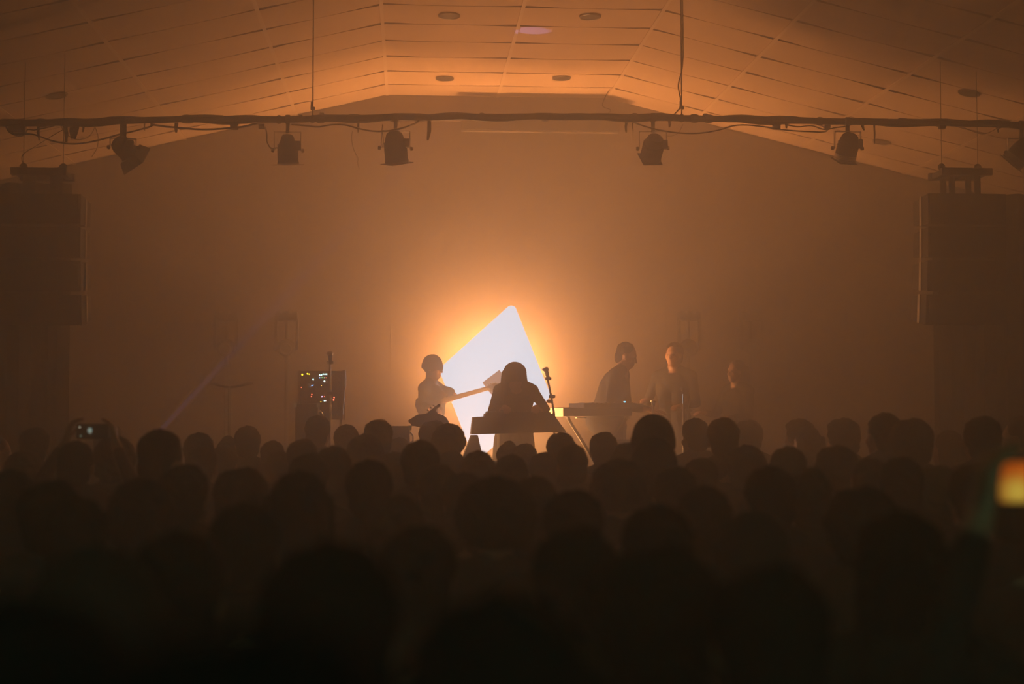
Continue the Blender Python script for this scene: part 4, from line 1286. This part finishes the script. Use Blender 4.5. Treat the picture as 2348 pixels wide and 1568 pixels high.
ORD = ['first', 'second', 'third', 'fourth', 'fifth', 'sixth', 'seventh', 'eighth', 'ninth', 'tenth', 'eleventh', 'twelfth', 'thirteenth', 'fourteenth', 'fifteenth', 'sixteenth', 'seventeenth', 'eighteenth', 'nineteenth', 'twentieth', 'twenty-first', 'twenty-second', 'twenty-third', 'twenty-fourth', 'twenty-fifth', 'twenty-sixth', 'twenty-seventh', 'twenty-eighth', 'twenty-ninth', 'thirtieth', 'thirty-first', 'thirty-second']
SPECIAL = {5: 'tall person with flat-topped hair whose face edge is lit, left of the crowd', 38: 'person with tall round beanie, biggest dark head right of the keyboard',
           11: 'person with flat-topped hair in front of the chrome microphone stand', 30: 'person with big frizzy hair, blurred, just below the stage keyboard',
           20: 'person with curly hair directly in front of the keyboard\'s left leg', 34: 'person with a ponytail in front of the keyboard\'s right end'}
for lo, hi, nm in bands:
    grp = sorted([r for r in rows_ if lo <= r['Y'] < hi], key=lambda r: r['px'])
    for k, r in enumerate(grp):
        r['label'] = SPECIAL.get(r['i'], 'person with %s, %s from the left in %s' % (HDESC[r['st']], ORD[k], 'the ' + nm))
        if r.get('phone'):
            r['label'] = 'person holding up a phone %s' % ('near the left speaker stack' if r['px'] < 1000 else 'with orange screen at the right edge of the crowd')
        r['grp'] = nm
    for r in grp:
        p = place(r)
        ht = HC0.z + HTOP[r['st']]
        top = P(r['px'], r['py'], p.y)
        s = top.z / ht
        s = max(.86, min(1.10, s)) if not r.get('fixed') else .965
        t = 'p' if r.get('phone') else rng.choice('dddfc')
        o = person(TEMPL[t], r['label'], (p.x, p.y, 0.0), math.radians(r['turn']), s, rng.choice(M_TOPS), hair_for(r['st'], r['i'] % 2 if r['st'] in ('short', 'curly') else 0),
                   M_CANVAS if r['st'] in ('beanie', 'hood') else (M_HAIRS[0] if r['Y'] < 4.5 else rng.choice(M_HAIRS[:2] + M_HAIRS)), r['st'] if r['st'] in ('beanie', 'hood') else 'hair', 'concert audience seen from behind')
        r['obj'] = o

# ---- phones held up by two of them
def phone(r, cx, cy, tilt, label, kind):
    o = r['obj']
    s = o.scale[0]
    c = Vector(o.location) + Matrix.Rotation(o.rotation_euler.z, 3, 'Z') @ Vector((0, .355, 1.795)) * s
    t = thing('mobile_phone', label, 'phone', c, (tilt, 0, o.rotation_euler.z))
    t['group'] = 'phones held up by the audience'
    W, H = .158, .076
    ol_ = rounded([(-W / 2, -H / 2), (W / 2, -H / 2), (W / 2, H / 2), (-W / 2, H / 2)], .009, 4)
    obj('case', MB().prism(ol_, .009, lambda u, v, q: Vector((u, q, v))), M_BLACK, t, smooth=False)
    m = bpy.data.materials.new('phone_screen_' + kind)
    m.use_nodes = True
    nt = m.node_tree
    nt.nodes.clear()
    out = nt.nodes.new('ShaderNodeOutputMaterial')
    em = nt.nodes.new('ShaderNodeEmission')
    tc = nt.nodes.new('ShaderNodeTexCoord')
    def blob(c0, rad):
        mp = nt.nodes.new('ShaderNodeMapping')
        mp.inputs['Location'].default_value = [-c0[0] / rad[0], 0, -c0[1] / rad[1]]
        mp.inputs['Scale'].default_value = (1 / rad[0], 1 / .05, 1 / rad[1])
        g = nt.nodes.new('ShaderNodeTexGradient')
        g.gradient_type = 'SPHERICAL'
        nt.links.new(tc.outputs['Object'], mp.inputs['Vector'])
        nt.links.new(mp.outputs[0], g.inputs[0])
        return g.outputs['Fac']
    def mix(f, a, b):
        n = nt.nodes.new('ShaderNodeMix')
        n.data_type = 'RGBA'
        nt.links.new(f, n.inputs[0])
        for k, v in ((6, a), (7, b)):
            if isinstance(v, tuple):
                n.inputs[k].default_value = v
            else:
                nt.links.new(v, n.inputs[k])
        return n.outputs[2]
    if kind == 'orange':
        col = mix(blob((0, .01), (.11, .07)), (.16, .02, .002, 1), (.62, .13, .010, 1))
        col = mix(blob((-.042, -.016), (.04, .034)), col, (.62, .46, .06, 1))
    else:
        col = mix(blob((-.012, .004), (.016, .02)), (.004, .004, .003, 1), (.55, .7, .6, 1))
        col = mix(blob((-.062, .02), (.006, .006)), col, (1.2, 1.1, .8, 1))
        col = mix(blob((-.056, -.024), (.006, .004)), col, (.5, .6, .4, 1))
    nt.links.new(col, em.inputs[0])
    em.inputs[1].default_value = 1.0
    nt.links.new(em.outputs[0], out.inputs[0])
    sc = rounded([(-W / 2 + .004, -H / 2 + .004), (W / 2 - .004, -H / 2 + .004), (W / 2 - .004, H / 2 - .004), (-W / 2 + .004, H / 2 - .004)], .006, 3)
    obj('screen', MB().prism(sc, .0006, lambda u, v, q: Vector((u, -.0007 + q, v))), m, t, smooth=False)
    obj('camera_bump', MB().box((-.06, .0105, .02), (.024, .003, .026)), M_BLACK, t, smooth=False)
phone(rows_[2], 178, 990, 0.0, 'dark phone held up in the crowd near the left speaker stack', 'dark')
phone(rows_[-1], 2330, 1112, 0.0, 'phone with glowing orange screen held up at the right edge', 'orange')
